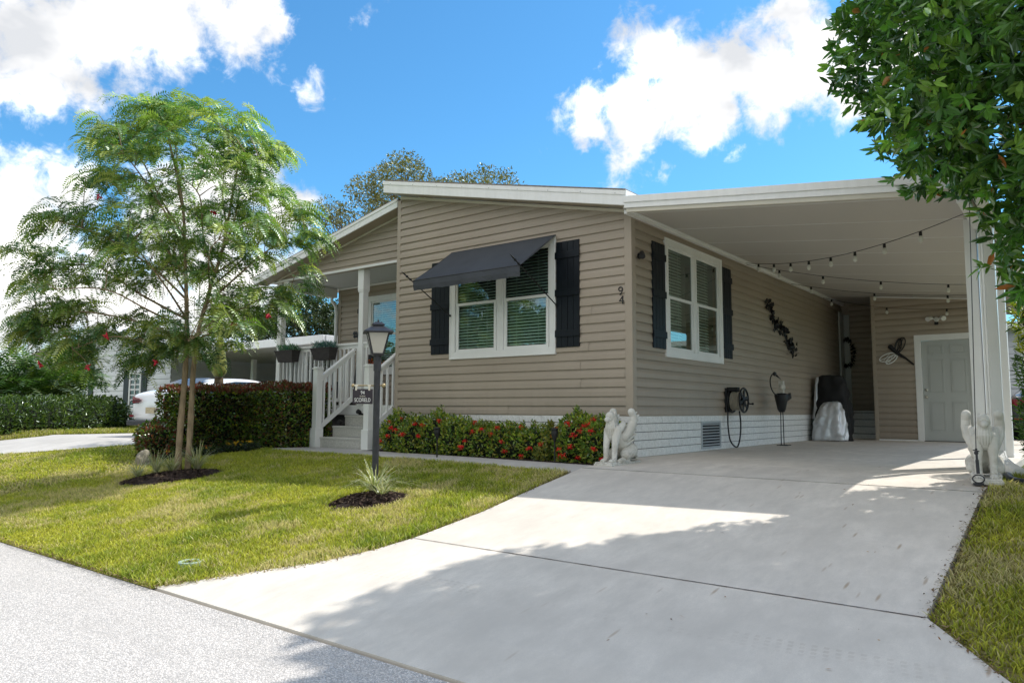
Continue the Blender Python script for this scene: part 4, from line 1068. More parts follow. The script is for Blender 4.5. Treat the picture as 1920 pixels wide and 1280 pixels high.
for dy in (-.065, .065):
    m = MB(); m.tube([(.35, 4.95+dy*.9, .62), (.35, 4.95+dy*1.1, .30), (.35, 4.95+dy*1.2, .012)], .0085, 6); m.bar((.27, 4.95+dy*1.2, .008), (.47, 4.95+dy*1.3, .008), .03, .012); m.bar((.35, 4.90+dy*1.2, .008), (.37, 5.02+dy*1.2, .008), .012, .012); m.build('leg', M['black'], bd)
m = MB(); m.box(.32, .40, 4.90, 4.99, .93, 1.17); m.ball((.37, 4.95, 1.06), .075, 12, 8, (.7, 1.3, .9)); m.build('lantern', M['frost'], bd)

# covered grill
def loft(name, secs, mt, parent, seed, na=44, amp=.03, fold=9, crumple=.02):
    zz = np.unique(np.r_[np.linspace(secs[0][0], secs[-1][0], 26), [q[0] for q in secs]]); sa = np.array(secs); secs = [tuple([z]+[float(np.interp(z, sa[:, 0], sa[:, j])) for j in range(1, 6)]) for z in zz]
    """secs (z, cx, cy, hx, hy, p)"""
    g = np.random.default_rng(seed); V = []; ph = g.uniform(0, 6.28, 6)
    for i, (z, cx, cy, hx, hy, p) in enumerate(secs):
        for k in range(na):
            t = 2*math.pi*k/na; c, s = math.cos(t), math.sin(t)
            r = (abs(c)**p+abs(s)**p)**(-1/p)
            f = 1+amp*(math.sin(fold*t+ph[0]+z*3)+.7*math.sin((fold*2-3)*t+ph[1]-z*5)+.5*math.sin(5*t+ph[2]+z*9))
            V.append((cx+hx*r*c*f, cy+hy*r*s*f, z+.004*math.sin(7*t+ph[3])*(0 if i == 0 else 1)))
    F = [(i*na+k, i*na+(k+1) % na, (i+1)*na+(k+1) % na, (i+1)*na+k) for i in range(len(secs)-1) for k in range(na)]
    V = np.array(V); c_ = V.mean(0); d_ = nrm((V-c_)*A(1, 1, .2))
    V = V+d_*(crumple*(np.abs(noise(V, 5, seed)-.5)*2-.5+.6*(np.abs(noise(V, 11, seed+3)-.5)*2-.5)))[:, None]
    F += [tuple((len(secs)-1)*na+k for k in range(na)), tuple(range(na))[::-1]]
    return put(name, V, F, mt, parent, smooth=True)
cg = thing('covered_scooter', 'tall shape under a black cover with a creased silver sheet over its lower half', 'covered item', (.46, 7.9, 0))
loft('black_cover', [(0, .45, 8.0, .36, .34, 4), (.5, .45, 8.02, .35, .33, 4), (.9, .44, 8.05, .33, .28, 4), (1.2, .42, 8.05, .31, .25, 4), (1.36, .41, 8.05, .26, .21, 3.5), (1.40, .41, 8.05, .18, .15, 3), (1.405, .41, 8.05, .05, .05, 2)], M['blackcloth'], cg, 1, amp=.035, fold=6, crumple=.05)
secs = [(.01, .44, 7.72, .33, .20, 3.4), (.12, .45, 7.74, .34, .22, 3.4), (.35, .45, 7.76, .32, .22, 3), (.55, .45, 7.79, .29, .21, 3), (.70, .46, 7.82, .25, .20, 2.6), (.80, .47, 7.86, .21, .17, 2.4), (.85, .48, 7.9, .12, .10, 2), (.855, .48, 7.9, .03, .03, 2)]
loft('silver_sheet', secs, M['silver'], cg, 2, amp=.05, fold=7, na=100, crumple=.040)
loft('silver_fold', [(.45, .16, 7.84, .10, .09, 2.5), (.8, .14, 7.88, .05, .07, 2.5), (1.2, .15, 7.92, .04, .06, 2.5), (1.36, .19, 7.95, .06, .05, 2.5)], M['silver'], cg, 4, amp=.06)

# black metal vine on the side wall
g = np.random.default_rng(9); n = 150; tt = g.uniform(0, 1, n)
P = np.c_[np.full(n, .03)+g.random(n)*.02, 5.15+1.70*tt+g.normal(0, .07, n), 2.66-.85*tt+.06*np.sin(tt*14)+g.normal(0, .055, n)]
Dv = np.c_[g.random(n)*.4, g.normal(0, 1, n), g.normal(0, 1, n)]
V, F, c = leafy('', P, Dv, g.uniform(.07, .13, n), g.uniform(.05, .08, n), pick([(.008, .008, .009)], n, g), None, seed=3)
wv = put('wall_vine', V, F, M['black'], base=(.02, 6.0, 2.2)); tag(wv, 'black metal vine of leaves hung slanting across the side wall', 'wall decoration')
m = MB(); m.tube([(.03, 5.12+1.76*t, 2.69-.86*t+.06*math.sin(t*14)) for t in np.linspace(0, 1, 30)], .009, 6); m.build('stem', M['black'], wv)
# ornament on the shed wall
om = thing('wall_ornament', 'small dark metal and white dragonfly shaped ornament on the shed wall', 'wall decoration', (1.45, 8.96, 1.85))
def wing(c, a, L, W, mt):
    m = MB(); c = A(*c); d = A(math.cos(a), 0, math.sin(a)); s = A(-math.sin(a), 0, math.cos(a))
    pts = [c+d*L*(.5+.5*math.cos(t))+s*W*math.sin(t) for t in np.linspace(0, 2*math.pi, 19)[:-1]]
    m.tube(pts+[pts[0]], .012, 6); m.bar(c, c+d*L, .012, .012, (0, 1, 0)); m.bar(c+d*L*.3-s*W*.7, c+d*L*.8+s*W*.5, .008, .008, (0, 1, 0)); m.build('wing', mt, om)
wing((1.52, 8.95, 1.86), math.pi*1.12, .34, .075, M['white']); wing((1.55, 8.95, 1.84), math.pi*1.22, .28, .06, M['white'])
wing((1.55, 8.95, 1.90), math.pi*.36, .34, .08, M['black']); wing((1.55, 8.94, 1.90), math.pi*.42, .30, .06, M['black'])
m = MB(); m.tube([(1.42, 8.95, 2.03), (1.55, 8.95, 1.88), (1.72, 8.95, 1.76), (1.87, 8.95, 1.62)], [.05, .04, .022, .018], 8); m.ball((1.43, 8.95, 2.02), .055, 10, 8); m.build('body', M['black'], om)

# string lights
def strand(pts, bulbs, label, sag):
    t_ = thing('string_lights', label, 'string lights', pts[0], 'strings of light bulbs under the carport roof')
    P = []
    for i in range(len(pts)-1):
        a, b = A(*pts[i]), A(*pts[i+1])
        for k in range(14):
            t = k/14; p = a+(b-a)*t; p[2] -= sag[i]*4*t*(1-t); P.append(p)
    P.append(A(*pts[-1]))
    m = MB(); m.tube(P, .0045, 6); m.build('wire', M['black'], t_)
    P = np.array(P); L = np.r_[0, np.cumsum(np.linalg.norm(np.diff(P, axis=0), axis=1))]
    for s in bulbs:
        s *= L[-1]; p = A(*[np.interp(s, L, P[:, i]) for i in range(3)])
        m = MB(); m.lathe([(.008, .0), (.018, -.008), (.02, -.05), (.015, -.058)], p, 10); so_ = m.build('socket', M['black'], t_)
        m = MB(); m.lathe([(.012, -.058), (.024, -.078), (.030, -.105), (.024, -.130), (.008, -.142)], p, 12); m.build('bulb', M['bulb'], so_, smooth=True)
strand([(.08, 4.06, 3.25), (3.80, .85, 2.86)], [.09, .19, .29, .39, .50, .61, .73, .86], 'nearest strand of bulbs sagging from the house wall to the front right corner', [.20])
strand([(.08, 4.10, 3.23), (3.85, 6.3, 2.80)], [.13, .30, .52, .77], 'second strand of bulbs, crossing the carport left to right below the first', [.13])
strand([(.08, 6.6, 3.23), (3.85, 7.4, 2.80)], [.10, .40, .72], 'third strand of bulbs deeper in the carport, above the shed front', [.14])
strand([(.08, 8.9, 3.22), (3.85, 8.7, 2.80)], [.05, .36, .66], 'farthest faint strand of bulbs just in front of the shed wall', [.22])

# ================================================================ STATUES
def statue(name):
    bm = bmesh.new()
    def cap(pts, rs):
        b = MB()
        for i in range(len(pts)-1):
            a, c = A(*pts[i]), A(*pts[i+1]); n = 7
            b.tube([a+(c-a)*k/n for k in range(n+1)], [rs[i]+(rs[i+1]-rs[i])*k/n for k in range(n+1)], 14)
        for p, r in zip(pts, rs): b.ball(p, r*1.0, 14, 9)
        return b
    mb = MB()
    def addm(b): mb.add(b.v, b.f)
    # plinth
    mb.prism([(-.125, -.34, 0), (.125, -.34, 0), (.125, .26, 0), (-.125, .26, 0)], (0, 0, .03))
    mb.prism([(-.115, -.33, .029), (.115, -.33, .029), (.115, .25, .029), (-.115, .25, .029)], (0, 0, .02))
    # hind quarters, sitting
    for s in (-1, 1):
        addm(cap([(s*.075, .10, .17), (s*.095, -.03, .13)], [.085, .062])); addm(cap([(s*.09, .02, .075), (s*.095, -.12, .065)], [.035, .028]))
        mb.ball((s*.095, -.13, .062), .034, 12, 8, (1, 1.4, .7))
        addm(cap([(s*.055, -.14, .40), (s*.06, -.185, .24), (s*.058, -.195, .075)], [.058, .036, .029])); mb.ball((s*.058, -.225, .062), .038, 12, 8, (1, 1.5, .7))
        # wings: broad at the shoulder, curling up to a rounded tip
        w = [(s*.075, -.03, .33), (s*.115, .03, .42), (s*.135, .075, .50), (s*.135, .07, .575), (s*.13, .045, .615)]
        addm(cap(w, [.055, .055, .045, .040, .042]))
        for q in range(6):
            a = A(s*(.085+.008*q), .0+.018*q, .24+.05*q); b_ = A(s*(.12+.004*q), .11+.012*q, .30+.055*q)
            addm(cap([a, b_], [.021, .012]))
        addm(cap([(s*.07, -.10, .42), (s*.085, -.06, .47)], [.045, .036]))
    addm(cap([(0, .12, .17), (0, .0, .27), (0, -.11, .38)], [.105, .10, .085]))
    addm(cap([(0, -.13, .36), (0, -.135, .44)], [.078, .06])); addm(cap([(0, -.14, .44), (0, -.155, .535)], [.055, .047]))
    # head with muzzle, brow and ears
    addm(cap([(0, -.155, .54), (0, -.19, .565)], [.058, .052])); addm(cap([(0, -.205, .54), (0, -.255, .525)], [.040, .027]))
    addm(cap([(0, -.20, .50), (0, -.17, .46)], [.032, .045]))
    for s in (-1, 1): addm(cap([(s*.03, -.15, .585), (s*.036, -.135, .618)], [.022, .010])); mb.ball((s*.022, -.232, .566), .011, 8, 6)
    for k in range(7):      # carved mane locks on the chest and neck
        a = -.9+.3*k; addm(cap([(.050*math.sin(a), -.150-.052*math.cos(a), .52), (.072*math.sin(a), -.135-.085*math.cos(a), .43), (.07*math.sin(a), -.12-.088*math.cos(a), .35)], [.013, .015, .006]))
    for s in (-1, 1):       # toes
        for q in (-1, 0, 1): mb.ball((s*.058+q*.018, -.262, .058), .013, 8, 6, (1, 1.5, .9))
        for q in range(5): addm(cap([(s*(.128), .035+.012*q, .44+.035*q), (s*(.150), .10+.006*q, .47+.035*q)], [.012, .008]))
    addm(cap([(0, .17, .10), (.06, .23, .09), (.11, .17, .08)], [.030, .024, .02]))
    me = mesh_from('statue', np.array(mb.v), mb.f, M['castone'])
    o = bpy.data.objects.new(name, me); C.objects.link(o)
    r = o.modifiers.new('r', 'REMESH'); r.mode = 'VOXEL'; r.voxel_size = .0045; r.use_smooth_shade = True
    s_ = o.modifiers.new('s', 'SMOOTH'); s_.factor = .5; s_.iterations = 1
    bpy.context.view_layer.update()
    ev = o.evaluated_get(bpy.context.evaluated_depsgraph_get()); m2 = bpy.data.meshes.new_from_object(ev)
    o.modifiers.clear(); o.data = m2
    if not m2.materials: m2.materials.append(M['castone'])
    return o
s1 = statue('lion_statue'); s1.location = (.23, -.74, -.045); s1.rotation_euler = (.0, 0, rad(-6)); s1.scale = (1.06, 1.06, 1.06)
tag(s1, 'white winged sitting beast statue at the house corner beside the red flowered shrub', 'statue', 'pair of winged stone beasts')
s2 = s1.copy(); C.objects.link(s2); s2.location = (4.01, -.66, -.015); s2.rotation_euler = (0, 0, rad(8)); s2.scale = (.98, 1.0, 1.0)
tag(s2, 'white winged sitting beast statue at the carport post beside the hanging chain', 'statue', 'pair of winged stone beasts')

# ================================================================ FRONT GARDEN THINGS
LX, LY = -1.60, -3.06; LZ = zgf(LX, LY)
lp = thing('lamp_post', 'dark grey lamp post on the lawn with a four sided frosted lantern', 'lamp post', (LX, LY, LZ))
m = MB(); m.tube([(LX, LY, LZ-.05), (LX, LY, 1.20)], .037, 16); m.tube([(LX, LY, 1.06), (LX, LY, 1.235)], .044, 16); m.build('post', M['lampmetal'], lp, smooth=False)
an = rad(38+45)
def sq(h, z, rot=rad(7)):
    return [A(LX, LY, z)+h*math.sqrt(2)*A(math.cos(rot+k*math.pi/2), math.sin(rot+k*math.pi/2), 0) for k in range(4)]
rt = rad(7)
m = MB()
def frustum(mb, h0, z0, h1, z1, rot): 
    a, b = sq(h0, z0, rot), sq(h1, z1, rot); mb.add(a+b, [(3, 2, 1, 0), (4, 5, 6, 7)]+[(k, (k+1) % 4, (k+1) % 4+4, k+4) for k in range(4)])
frustum(m, .062, 1.235, .070, 1.262, rt)
a, b = sq(.062, 1.262, rt), sq(.118, 1.497, rt)
for k in range(4): m.bar(a[k], b[k], .014, .014)
for k in range(4): m.bar(b[k], b[(k+1) % 4], .012, .012)
m.build('lantern_frame', M['lampmetal'], lp)
m = MB()
for k in range(4): m.quad(a[k], a[(k+1) % 4], b[(k+1) % 4], b[k])
m.build('lantern_glass', M['frost'], lp)
m = MB(); frustum(m, .165, 1.495, .165, 1.507, rt); frustum(m, .163, 1.508, .06, 1.575, rt); frustum(m, .055, 1.576, .055, 1.59, rt); frustum(m, .075, 1.591, .035, 1.622, rt)
m.ball((LX, LY, 1.634), .012, 8, 6); m.tube([(LX, LY, 1.62), (LX, LY, 1.66)], .004, 6); m.build('lantern_roof', M['lampmetal'], lp)
r_ = A(.788, .616, 0)   # the bracket points this way, seen broadside from the street
sgd = A(.788, .616, 0)
p0 = A(LX, LY, .895)
m = MB(); m.tube([p0+sgd*.10, p0-sgd*.275], .0085, 8); m.ball(p0+sgd*.075, .026, 10, 8); m.ball(p0-sgd*.275, .02, 10, 8); m.build('sign_bracket', simple('brass_bracket', (.35, .28, .16), .4, .6), lp)
sg = thing('name_sign', 'small black hanging sign reading 94 and SCOFIELD on the lamp post', 'sign', tuple(p0-sgd*.155+A(0, 0, -.19)))
cx_ = p0-sgd*.16+A(0, 0, -.125)
nn = nrm(np.cross(sgd, A(0, 0, 1))); nn = nn if np.dot(nn, A(1, -1, 0)) > 0 or nn[1] < 0 else -nn
if nn[1] > 0: nn = -nn
m = MB(); m.obox(cx_, sgd*.115, nn*.006, A(0, 0, .085)); m.build('board', simple('sign_black', (.03, .022, .03), .5), sg, bevel=.004)
m = MB()
for s in (-1, 1): m.obox(cx_+sgd*s*.075+A(0, 0, .103), sgd*.010, nn*.010, A(0, 0, .035)); m.obox(cx_+sgd*s*.075+A(0, 0, .125), sgd*.02, nn*.012, A(0, 0, .012))
m.build('hanger', M['cream'], sg)
def text(body, size, pos, xdir, nrm_, mt, parent, name='lettering', ext=.0015, sx=1.0, off=0):
    cu = bpy.data.curves.new('t', 'FONT'); cu.body = body; cu.size = size; cu.extrude = ext; cu.align_x = 'CENTER'; cu.align_y = 'CENTER'; cu.offset = off
    o = bpy.data.objects.new('t', cu); C.objects.link(o); bpy.context.view_layer.update()
    me = bpy.data.meshes.new_from_object(o.evaluated_get(bpy.context.evaluated_depsgraph_get())); bpy.data.objects.remove(o)
    xd = Vector(xdir).normalized(); zd = Vector(nrm_).normalized(); yd = zd.cross(xd)
    Mx = Matrix((xd*sx, yd, zd)).transposed().to_4x4(); me.transform(Matrix.Translation(Vector(pos)-Vector(origin_of(parent))) @ Mx)
    me.materials.clear(); me.materials.append(mt); q = bpy.data.objects.new(name, me); C.objects.link(q); q.parent = parent; return q
text('94', .058, cx_+nn*.0075+A(0, 0, .042), sgd, nn, M['white'], sg, sx=.8)
text('NORMA', .022, cx_+nn*.0075+A(0, 0, .002), sgd, nn, M['cream'], sg, sx=.8)
text('SCOFIELD', .063, cx_+nn*.0075+A(0, 0, -.042), sgd, nn, M['white'], sg, sx=.66)

# planter boxes on the porch rail
def planter(x0, label, seed, teal):
    t_ = thing('planter_box', label, 'planter', (x0+.2, .31, 1.60), 'dark planter boxes on the porch rail')
    m = MB(); y0, y1 = .17, .355
    a = [A(x0, y0-.02, 1.80), A(x0+.60, y0-.02, 1.80), A(x0+.60, y1, 1.80), A(x0, y1, 1.80)]; b = [A(x0+.07, y0+.03, 1.575), A(x0+.53, y0+.03, 1.575), A(x0+.53, y1, 1.575), A(x0+.07, y1, 1.575)]
    m.add(b+a, [(3, 2, 1, 0)]+[(k, (k+1) % 4, (k+1) % 4+4, k+4) for k in range(4)]); m.box(x0+.01, x0+.59, y0-.01, y1-.01, 1.78, 1.79)
    for k in range(4):
        m.bar(a[k], a[(k+1) % 4], .014, .018)
    m.build('box', M['wood'], t_)
    g = np.random.default_rng(seed); n = 520
    P = np.c_[g.uniform(x0+.02, x0+.58, n), g.uniform(y0, y1, n), g.uniform(1.78, 1.90, n)]; Dv = np.c_[g.normal(0, .6, n), g.normal(0, .6, n)-.1, g.uniform(.2, 1.1, n)]
    V, F, c = leafy('', P, Dv, g.uniform(.04, .10, n), .012, pick([(.05, .16, .06), (.10, .24, .08), (.07, .20, .17)] if not teal else [(.07, .20, .18), (.10, .25, .25), (.12, .18, .26), (.04, .12, .08)], n, g), None, seed=seed)
    put('foliage', V, F, M['leaf'], t_, col=c)
planter(-8.36, 'left dark planter box on the porch rail with bright green foliage', 1, False)
planter(-7.18, 'right dark planter box on the porch rail with bluish foliage', 2, True)

# butterfly ornament on the post
bf = thing('butterfly_ornament', 'small black butterfly shaped ornament fixed to the white porch post', 'ornament', (-6.05, .36, 2.02))
m = MB()
for s in (-1, 1): m.ball((-6.06+s*.035, .335, 2.05), .035, 10, 6, (1, .25, 1)); m.ball((-6.06+s*.03, .335, 1.99), .026, 10, 6, (1, .25, 1))
m.tube([(-6.06, .33, 1.95), (-6.06, .33, 2.09)], .01, 6); m.build('wings', M['black'], bf)
# potted red flowers on the porch
pp = thing('potted_flower', 'pot of rust red flowers on a white stand beside the porch stair', 'potted plant', (-6.2, .95, .70))
m = MB(); m.lathe([(.08, .70), (.11, .72), (.12, 1.35), (.13, 1.36)], (-6.2, .95, 0), 14); m.build('stand', M['white'], pp)
g = np.random.default_rng(3); n = 240; P = A(-6.2, .95, 1.46)+g.normal(0, 1, (n, 3))*A(.10, .10, .06); V, F, c = leafy('', P, g.normal(0, 1, (n, 3))+A(0, 0, .4), .06, .035, pick([(.38, .07, .02), (.5, .12, .03), (.25, .03, .01), (.06, .10, .02)], n, g), None); put('flower', V, F, M['leaf'], pp, col=c)
m = MB(); 
pc = thing('porch_chair', 'dark cushioned chair in shadow on the porch behind the handrail', 'chair', (-7.0, 1.1, .70))
m.box(-7.25, -6.75, .85, 1.35, 1.08, 1.18); m.build('seat', M['blackcloth'], pc, bevel=.02)
m = MB(); m.obox((-7.0, 1.38, 1.45), (.25, 0, 0), (0, .03, 0), (0, .05, .30)); m.build('backrest', M['blackcloth'], pc, bevel=.02)
for x in (-7.22, -6.78):
    for y in (.88, 1.32): m = MB(); m.box(x-.02, x+.02, y-.02, y+.02, .70, 1.08); m.build('leg', M['black'], pc)

# solar path lights
def solar(x, y, label, h=.40):
    z = zgf(x, y); t_ = thing('path_light', label, 'path light', (x, y, z), 'black tulip shaped path lights in the shrub bed')
    m = MB(); m.tube([(x, y, z-.03), (x, y, z+h-.14)], .010, 8); m.build('stake', M['black'], t_)
    m = MB(); m.lathe([(.012, h-.15), (.022, h-.12), (.042, h-.07), (.046, h-.02), (.040, h+.0), (.048, h+.005), (.044, h+.02), (.01, h+.03)], (x, y, z), 14); m.build('lantern_head', M['black'], t_, smooth=True)
solar(-2.50, -1.12, 'black path light standing before the leftmost flowering shrub'); solar(-.62, -.92, 'black path light standing in the gap left of the corner shrub', .42)
# step spotlights
for i, (x, y, z, lb) in enumerate(((-5.93, -.02, .33, 'tiny black spotlight on the second porch step'), (-5.80, .30, .52, 'tiny black spotlight at the deck edge behind the hanging sign'))):
    m = MB(); m.box(x-.035, x+.035, y-.03, y+.03, z, z+.03); m.lathe([(.02, 0), (.04, .03), (.045, .09)], (x, y, z+.035), 10, (A(1, 0, 0), nrm(A(0, .4, 1)), nrm(A(0, -1, .4)))); tag(m.build('spotlight', M['black']), lb, 'spotlight', 'small spotlights on the steps')
# lawn valve cover, rocks
vx, vy = -1.12, -5.47; vz = zgf(vx, vy)
vc = thing('valve_cover', 'round pale green utility cover sunk in the lawn near the street', 'utility cover', (vx, vy, vz))
m = MB(); m.lathe([(.10, -.02), (.10, .030), (.085, .036), (.07, .030), (.068, .02)], (vx, vy, vz), 24); m.build('rim', M['green_plastic'], vc)
m = MB(); m.lathe([(.052, .02), (.052, .028)], (vx, vy, vz), 20); m.box(vx-.03, vx+.03, vy-.006, vy+.006, vz+.0285, vz+.032); m.build('lid', M['lampmetal'], vc)
def rock(c, r, sc, mt, label, seed):
    bm = bmesh.new(); bmesh.ops.create_icosphere(bm, subdivisions=4, radius=1); V = np.array([v.co[:] for v in bm.verts]); F = [tuple(v.index for v in f.verts) for f in bm.faces]; bm.free()
    d = 1+.38*(noise(V, 1.6, seed)-.5)+.16*(noise(V, 4, seed+1)-.5)+.05*(noise(V, 12, seed+2)-.5); V = V*d[:, None]*A(*sc)*r+A(*c)
    tag(put('rock', V, F, mt, smooth=True, base=c), label, 'rock', 'garden rocks')
rock((-6.50, -.72, zgf(0, -.72)+.03), .17, (1.2, .9, .75), M['rock'], 'tan boulder at the hedge foot beside the porch steps', 3)
rock((-7.35, -2.9, zgf(0, -2.9)+.06), .15, (.8, .8, 1.3), simple('grey_rock', (.30, .27, .22), .9, var=.3, sc=9, bstr=.8), 'greyish upright stone at the left hedge end', 8)
# ================================================================ VEGETATION
def cat_mesh(parts):
    Vs, Fs, cs, k = [], [], [], 0
    for V, F, c in parts: Vs.append(V); Fs.append(F+k); cs.append(c); k += len(V)
    return np.concatenate(Vs), np.concatenate(Fs), np.concatenate(cs)
def crv(pts, n=10):
    return smooth_pts(pts, n)

# ---- feathery pinnate tree with two trunks
def fronds(P, D_, L, pairs, ll, lw, g, droop=.9, cols=None):
    """pinnate leaves: P start, D_ start direction, L length; returns leaflets + rachis"""
    n = len(P); D_ = nrm(D_); S0 = nrm(np.cross(D_, A(0, 0, 1))+1e-4)
    out = []
    roll = g.normal(0, .5, n)
    S = S0*np.cos(roll)[:, None]+np.cross(D_, S0)*np.sin(roll)[:, None]
    V6 = []; C6 = []
    pos = P.copy(); prev = P.copy()
    Dk = D_.copy(); RV = []
    for k in range(pairs):
        t = (k+1)/pairs
        Dk = nrm(Dk+A(0, 0, -1)*droop/pairs*(.6+t))
        prev = pos; pos = pos+Dk*(L/pairs)[:, None]
        up = nrm(np.cross(S, Dk)); w = .0018*(1.2-t)
        RV.append(np.stack([prev-S*w, prev+S*w, pos+S*w, pos-S*w], 1))
        env = (np.sin(np.pi*(.16+.80*t))**.6)
        for s in (-1, 1):
            dd = nrm(S*s*.95+Dk*.38+up*.12*g.normal(size=(n, 1))+A(0, 0, -.12))
            l = (ll*env)*(.9+.2*g.random(n)); l = l[:, None]
            wv = Dk*lw*.5*(.8+.3*env)
            V6.append(np.stack([pos, pos+dd*l*.45+wv, pos+dd*l, pos+dd*l*.45-wv], 1))
    V = np.concatenate(V6, 1) if False else np.stack(V6, 1)   # n, 2*pairs, 4, 3
    cc = cols[:, None, None, :]*(.85+.3*g.random((n, V.shape[1], 1, 1)))*np.ones((1, 1, 4, 1))
    V = V.reshape(-1, 3); cc = cc.reshape(-1, 3)
    R_ = np.stack(RV, 1).reshape(-1, 3); rc = np.repeat(np.tile(np.array([[.22, .24, .08]]), (n*pairs, 1)), 4, 0)
    F = np.arange(len(V)//4)[:, None]*4+np.array([[0, 1, 2, 3]]); Fr = np.arange(len(R_)//4)[:, None]*4+np.array([[0, 1, 2, 3]])+len(V)
    return np.concatenate([V, R_]), np.concatenate([F, Fr]), np.concatenate([cc, rc])

T1 = A(-5.93, -3.06, zgf(0, -3.06)-.04)
ft = thing('feathery_tree', 'slender two trunked tree with feathery leaves and red flowers on the front lawn', 'tree', tuple(T1+A(.05, 0, .04)))
RX, DX = A(.788, .616, 0), A(.616, -.788, 0)     # along the lawn diagonal, and towards the street corner
def tp(u, v, w=0): return T1+RX*u+A(0, 0, v)+DX*w
g = np.random.default_rng(42)
def trunk(pts, r0, r1, name='trunk', mt='bark'):
    P = smooth_pts(pts, 8); n = len(P); m = MB(); rr = [r0+(r1-r0)*(i/(n-1))**.8 for i in range(n)]
    rr = [r*(1+.06*math.sin(i*2.3)+.05*math.sin(i*.9)) for i, r in enumerate(rr)]
    m.tube(P, rr, 12); return m.build(name, M[mt], ft, smooth=True), P
tA = [tp(-.01, 0), tp(.0, .7), tp(.035, 1.5), tp(.03, 2.1), tp(.0, 2.7), tp(-.05, 3.3), tp(-.12, 4.1), tp(-.32, 4.9), tp(-.45, 5.35)]
tB = [tp(.145, 0, .02), tp(.15, .8), tp(.155, 1.5), tp(.20, 2.1), tp(.36, 2.8), tp(.52, 3.4), tp(.62, 4.1), tp(.70, 4.8), tp(.55, 5.2)]
_, PA = trunk(tA, .054, .012); _, PB = trunk(tB, .050, .010)
OUT = [(-2.45, 3.45), (-2.60, 3.05), (-2.35, 2.4), (-2.3, 1.95), (-1.6, 1.6), (-1.2, 1.35), (-.55, 1.45), (-.1, 1.75), (.4, 1.55), (.8, 2.0), (1.2, 2.15), (1.55, 2.3), (1.45, 2.7), (1.75, 3.2), (2.05, 3.6), (1.75, 4.1), (1.30, 4.4), (1.35, 5.05), (1.0, 5.5), (.45, 5.45), (.1, 5.6), (-.35, 5.75), (-.9, 5.6), (-1.30, 5.3), (-1.2, 4.9), (-1.45, 4.5), (-1.0, 4.15), (-1.75, 3.95), (-1.6, 3.6), (-2.1, 3.5)]
def inside(u, v): return inpoly(np.array([[u, v]]), OUT)[0]
# limbs: (start height on trunk, which trunk, end u, v, w)
LIMB = [(2.0, 0, -2.2, 2.3, .2), (2.3, 0, -2.35, 3.1, -.3), (2.6, 0, -1.7, 3.7, .5), (2.2, 0, -1.3, 2.6, 1.1), (1.8, 0, -1.2, 1.8, .8), (2.0, 0, -1.5, 2.1, -.9), (3.0, 0, -1.2, 4.5, -.2), (3.6, 0, -1.1, 5.0, .3), (3.3, 0, -.6, 4.6, .9), (4.0, 0, -.5, 5.2, -.4), (2.7, 0, -.9, 3.7, -1.0),
        (2.1, 1, 1.35, 2.5, .3), (2.2, 1, 1.5, 2.7, -.6), (2.5, 1, 1.85, 3.5, .2), (2.8, 1, 1.6, 4.0, -.5), (3.3, 1, 1.15, 4.7, .3), (3.7, 1, .4, 5.1, -.4), (2.4, 1, .9, 3.3, 1.1), (1.8, 1, .5, 1.9, 1.0), (2.0, 1, .6, 2.2, -1.0), (3.0, 1, .3, 4.2, 1.0), (2.3, 0, -.3, 3.3, 1.2), (1.75, 0, -.3, 1.9, .9), (3.0, 1, .8, 4.0, -1.0)]
brm = MB(); LP_ = [p for p in PA if p[2]-T1[2] > 1.9]+[p for p in PB if p[2]-T1[2] > 1.9]
for hh_, wh, u, v, w in LIMB:
    use = PA if wh == 0 else PB; s_ = min(use, key=lambda p: abs(p[2]-(T1[2]+hh_))); e = tp(u, v, w); d = e-s_; L = np.linalg.norm(d)
    P_ = smooth_pts([s_, s_+d*.33+A(0, 0, .06*L)+g.normal(0, .05, 3), s_+d*.68+A(0, 0, .12*L)+g.normal(0, .06, 3), e], 5)
    brm.tube(P_, [(.010+.005*L)*(1-.72*i/(len(P_)-1)) for i in range(len(P_))], 6, False); LP_ += list(P_[4:])
LPA = np.array(LP_)
tg = []; tries = 0
while len(tg) < 235 and tries < 30000:
    tries += 1
    u, v = g.uniform(-2.6, 2.1), g.uniform(1.4, 5.8)
    if not inside(u, v): continue
    if -.45 < u < .75 and 2.15 < v < 3.0 and g.random() < .88: continue       # the open heart of the crown
    if -1.3 < u < -.4 and 2.35 < v < 2.9 and g.random() < .6: continue
    W_ = 1.3*math.sqrt(max(.08, 1-((u)/2.6)**2-((v-3.4)/2.5)**2))
    w = g.uniform(-W_, W_)
    if all((u-a)**2+(v-b)**2+.35*(w-c)**2 > .034 for a, b, c in tg): tg.append((u, v, w))
for u, v in OUT: tg.append((u*.95, v+.04, g.uniform(-.5, .5)))
FP, FD, FL = [], [], []
for (u, v, w) in tg:
    e = tp(u, v, w); dd_ = np.linalg.norm(LPA-e-A(0, 0, -.15), axis=1); s_ = LPA[int(np.argmin(dd_))]
    d = e-s_; L = np.linalg.norm(d); P_ = smooth_pts([s_, s_+d*.5+A(0, 0, .12*L), e], 4)
    brm.tube(P_, [.0085*(1-.7*i/(len(P_)-1)) for i in range(len(P_))], 5, False)
    out_ = nrm(A(*(RX*u+DX*w))+A(0, 0, .25)); nf = int(g.integers(9, 14))
    for k in range(nf):
        q = e-(e-s_)*g.random()*min(.9, .25/max(L, .05))+g.normal(0, .02, 3); a = g.uniform(0, 6.28)
        d_ = nrm(out_*.55+A(math.cos(a), math.sin(a), 0)*1.0+A(0, 0, g.uniform(.05, .75)))
        FP.append(q); FD.append(d_); FL.append(g.uniform(.34, .60))
brm.build('branches', M['bark'], ft)
FP = np.array(FP); FD = np.array(FD); FL = np.array(FL)
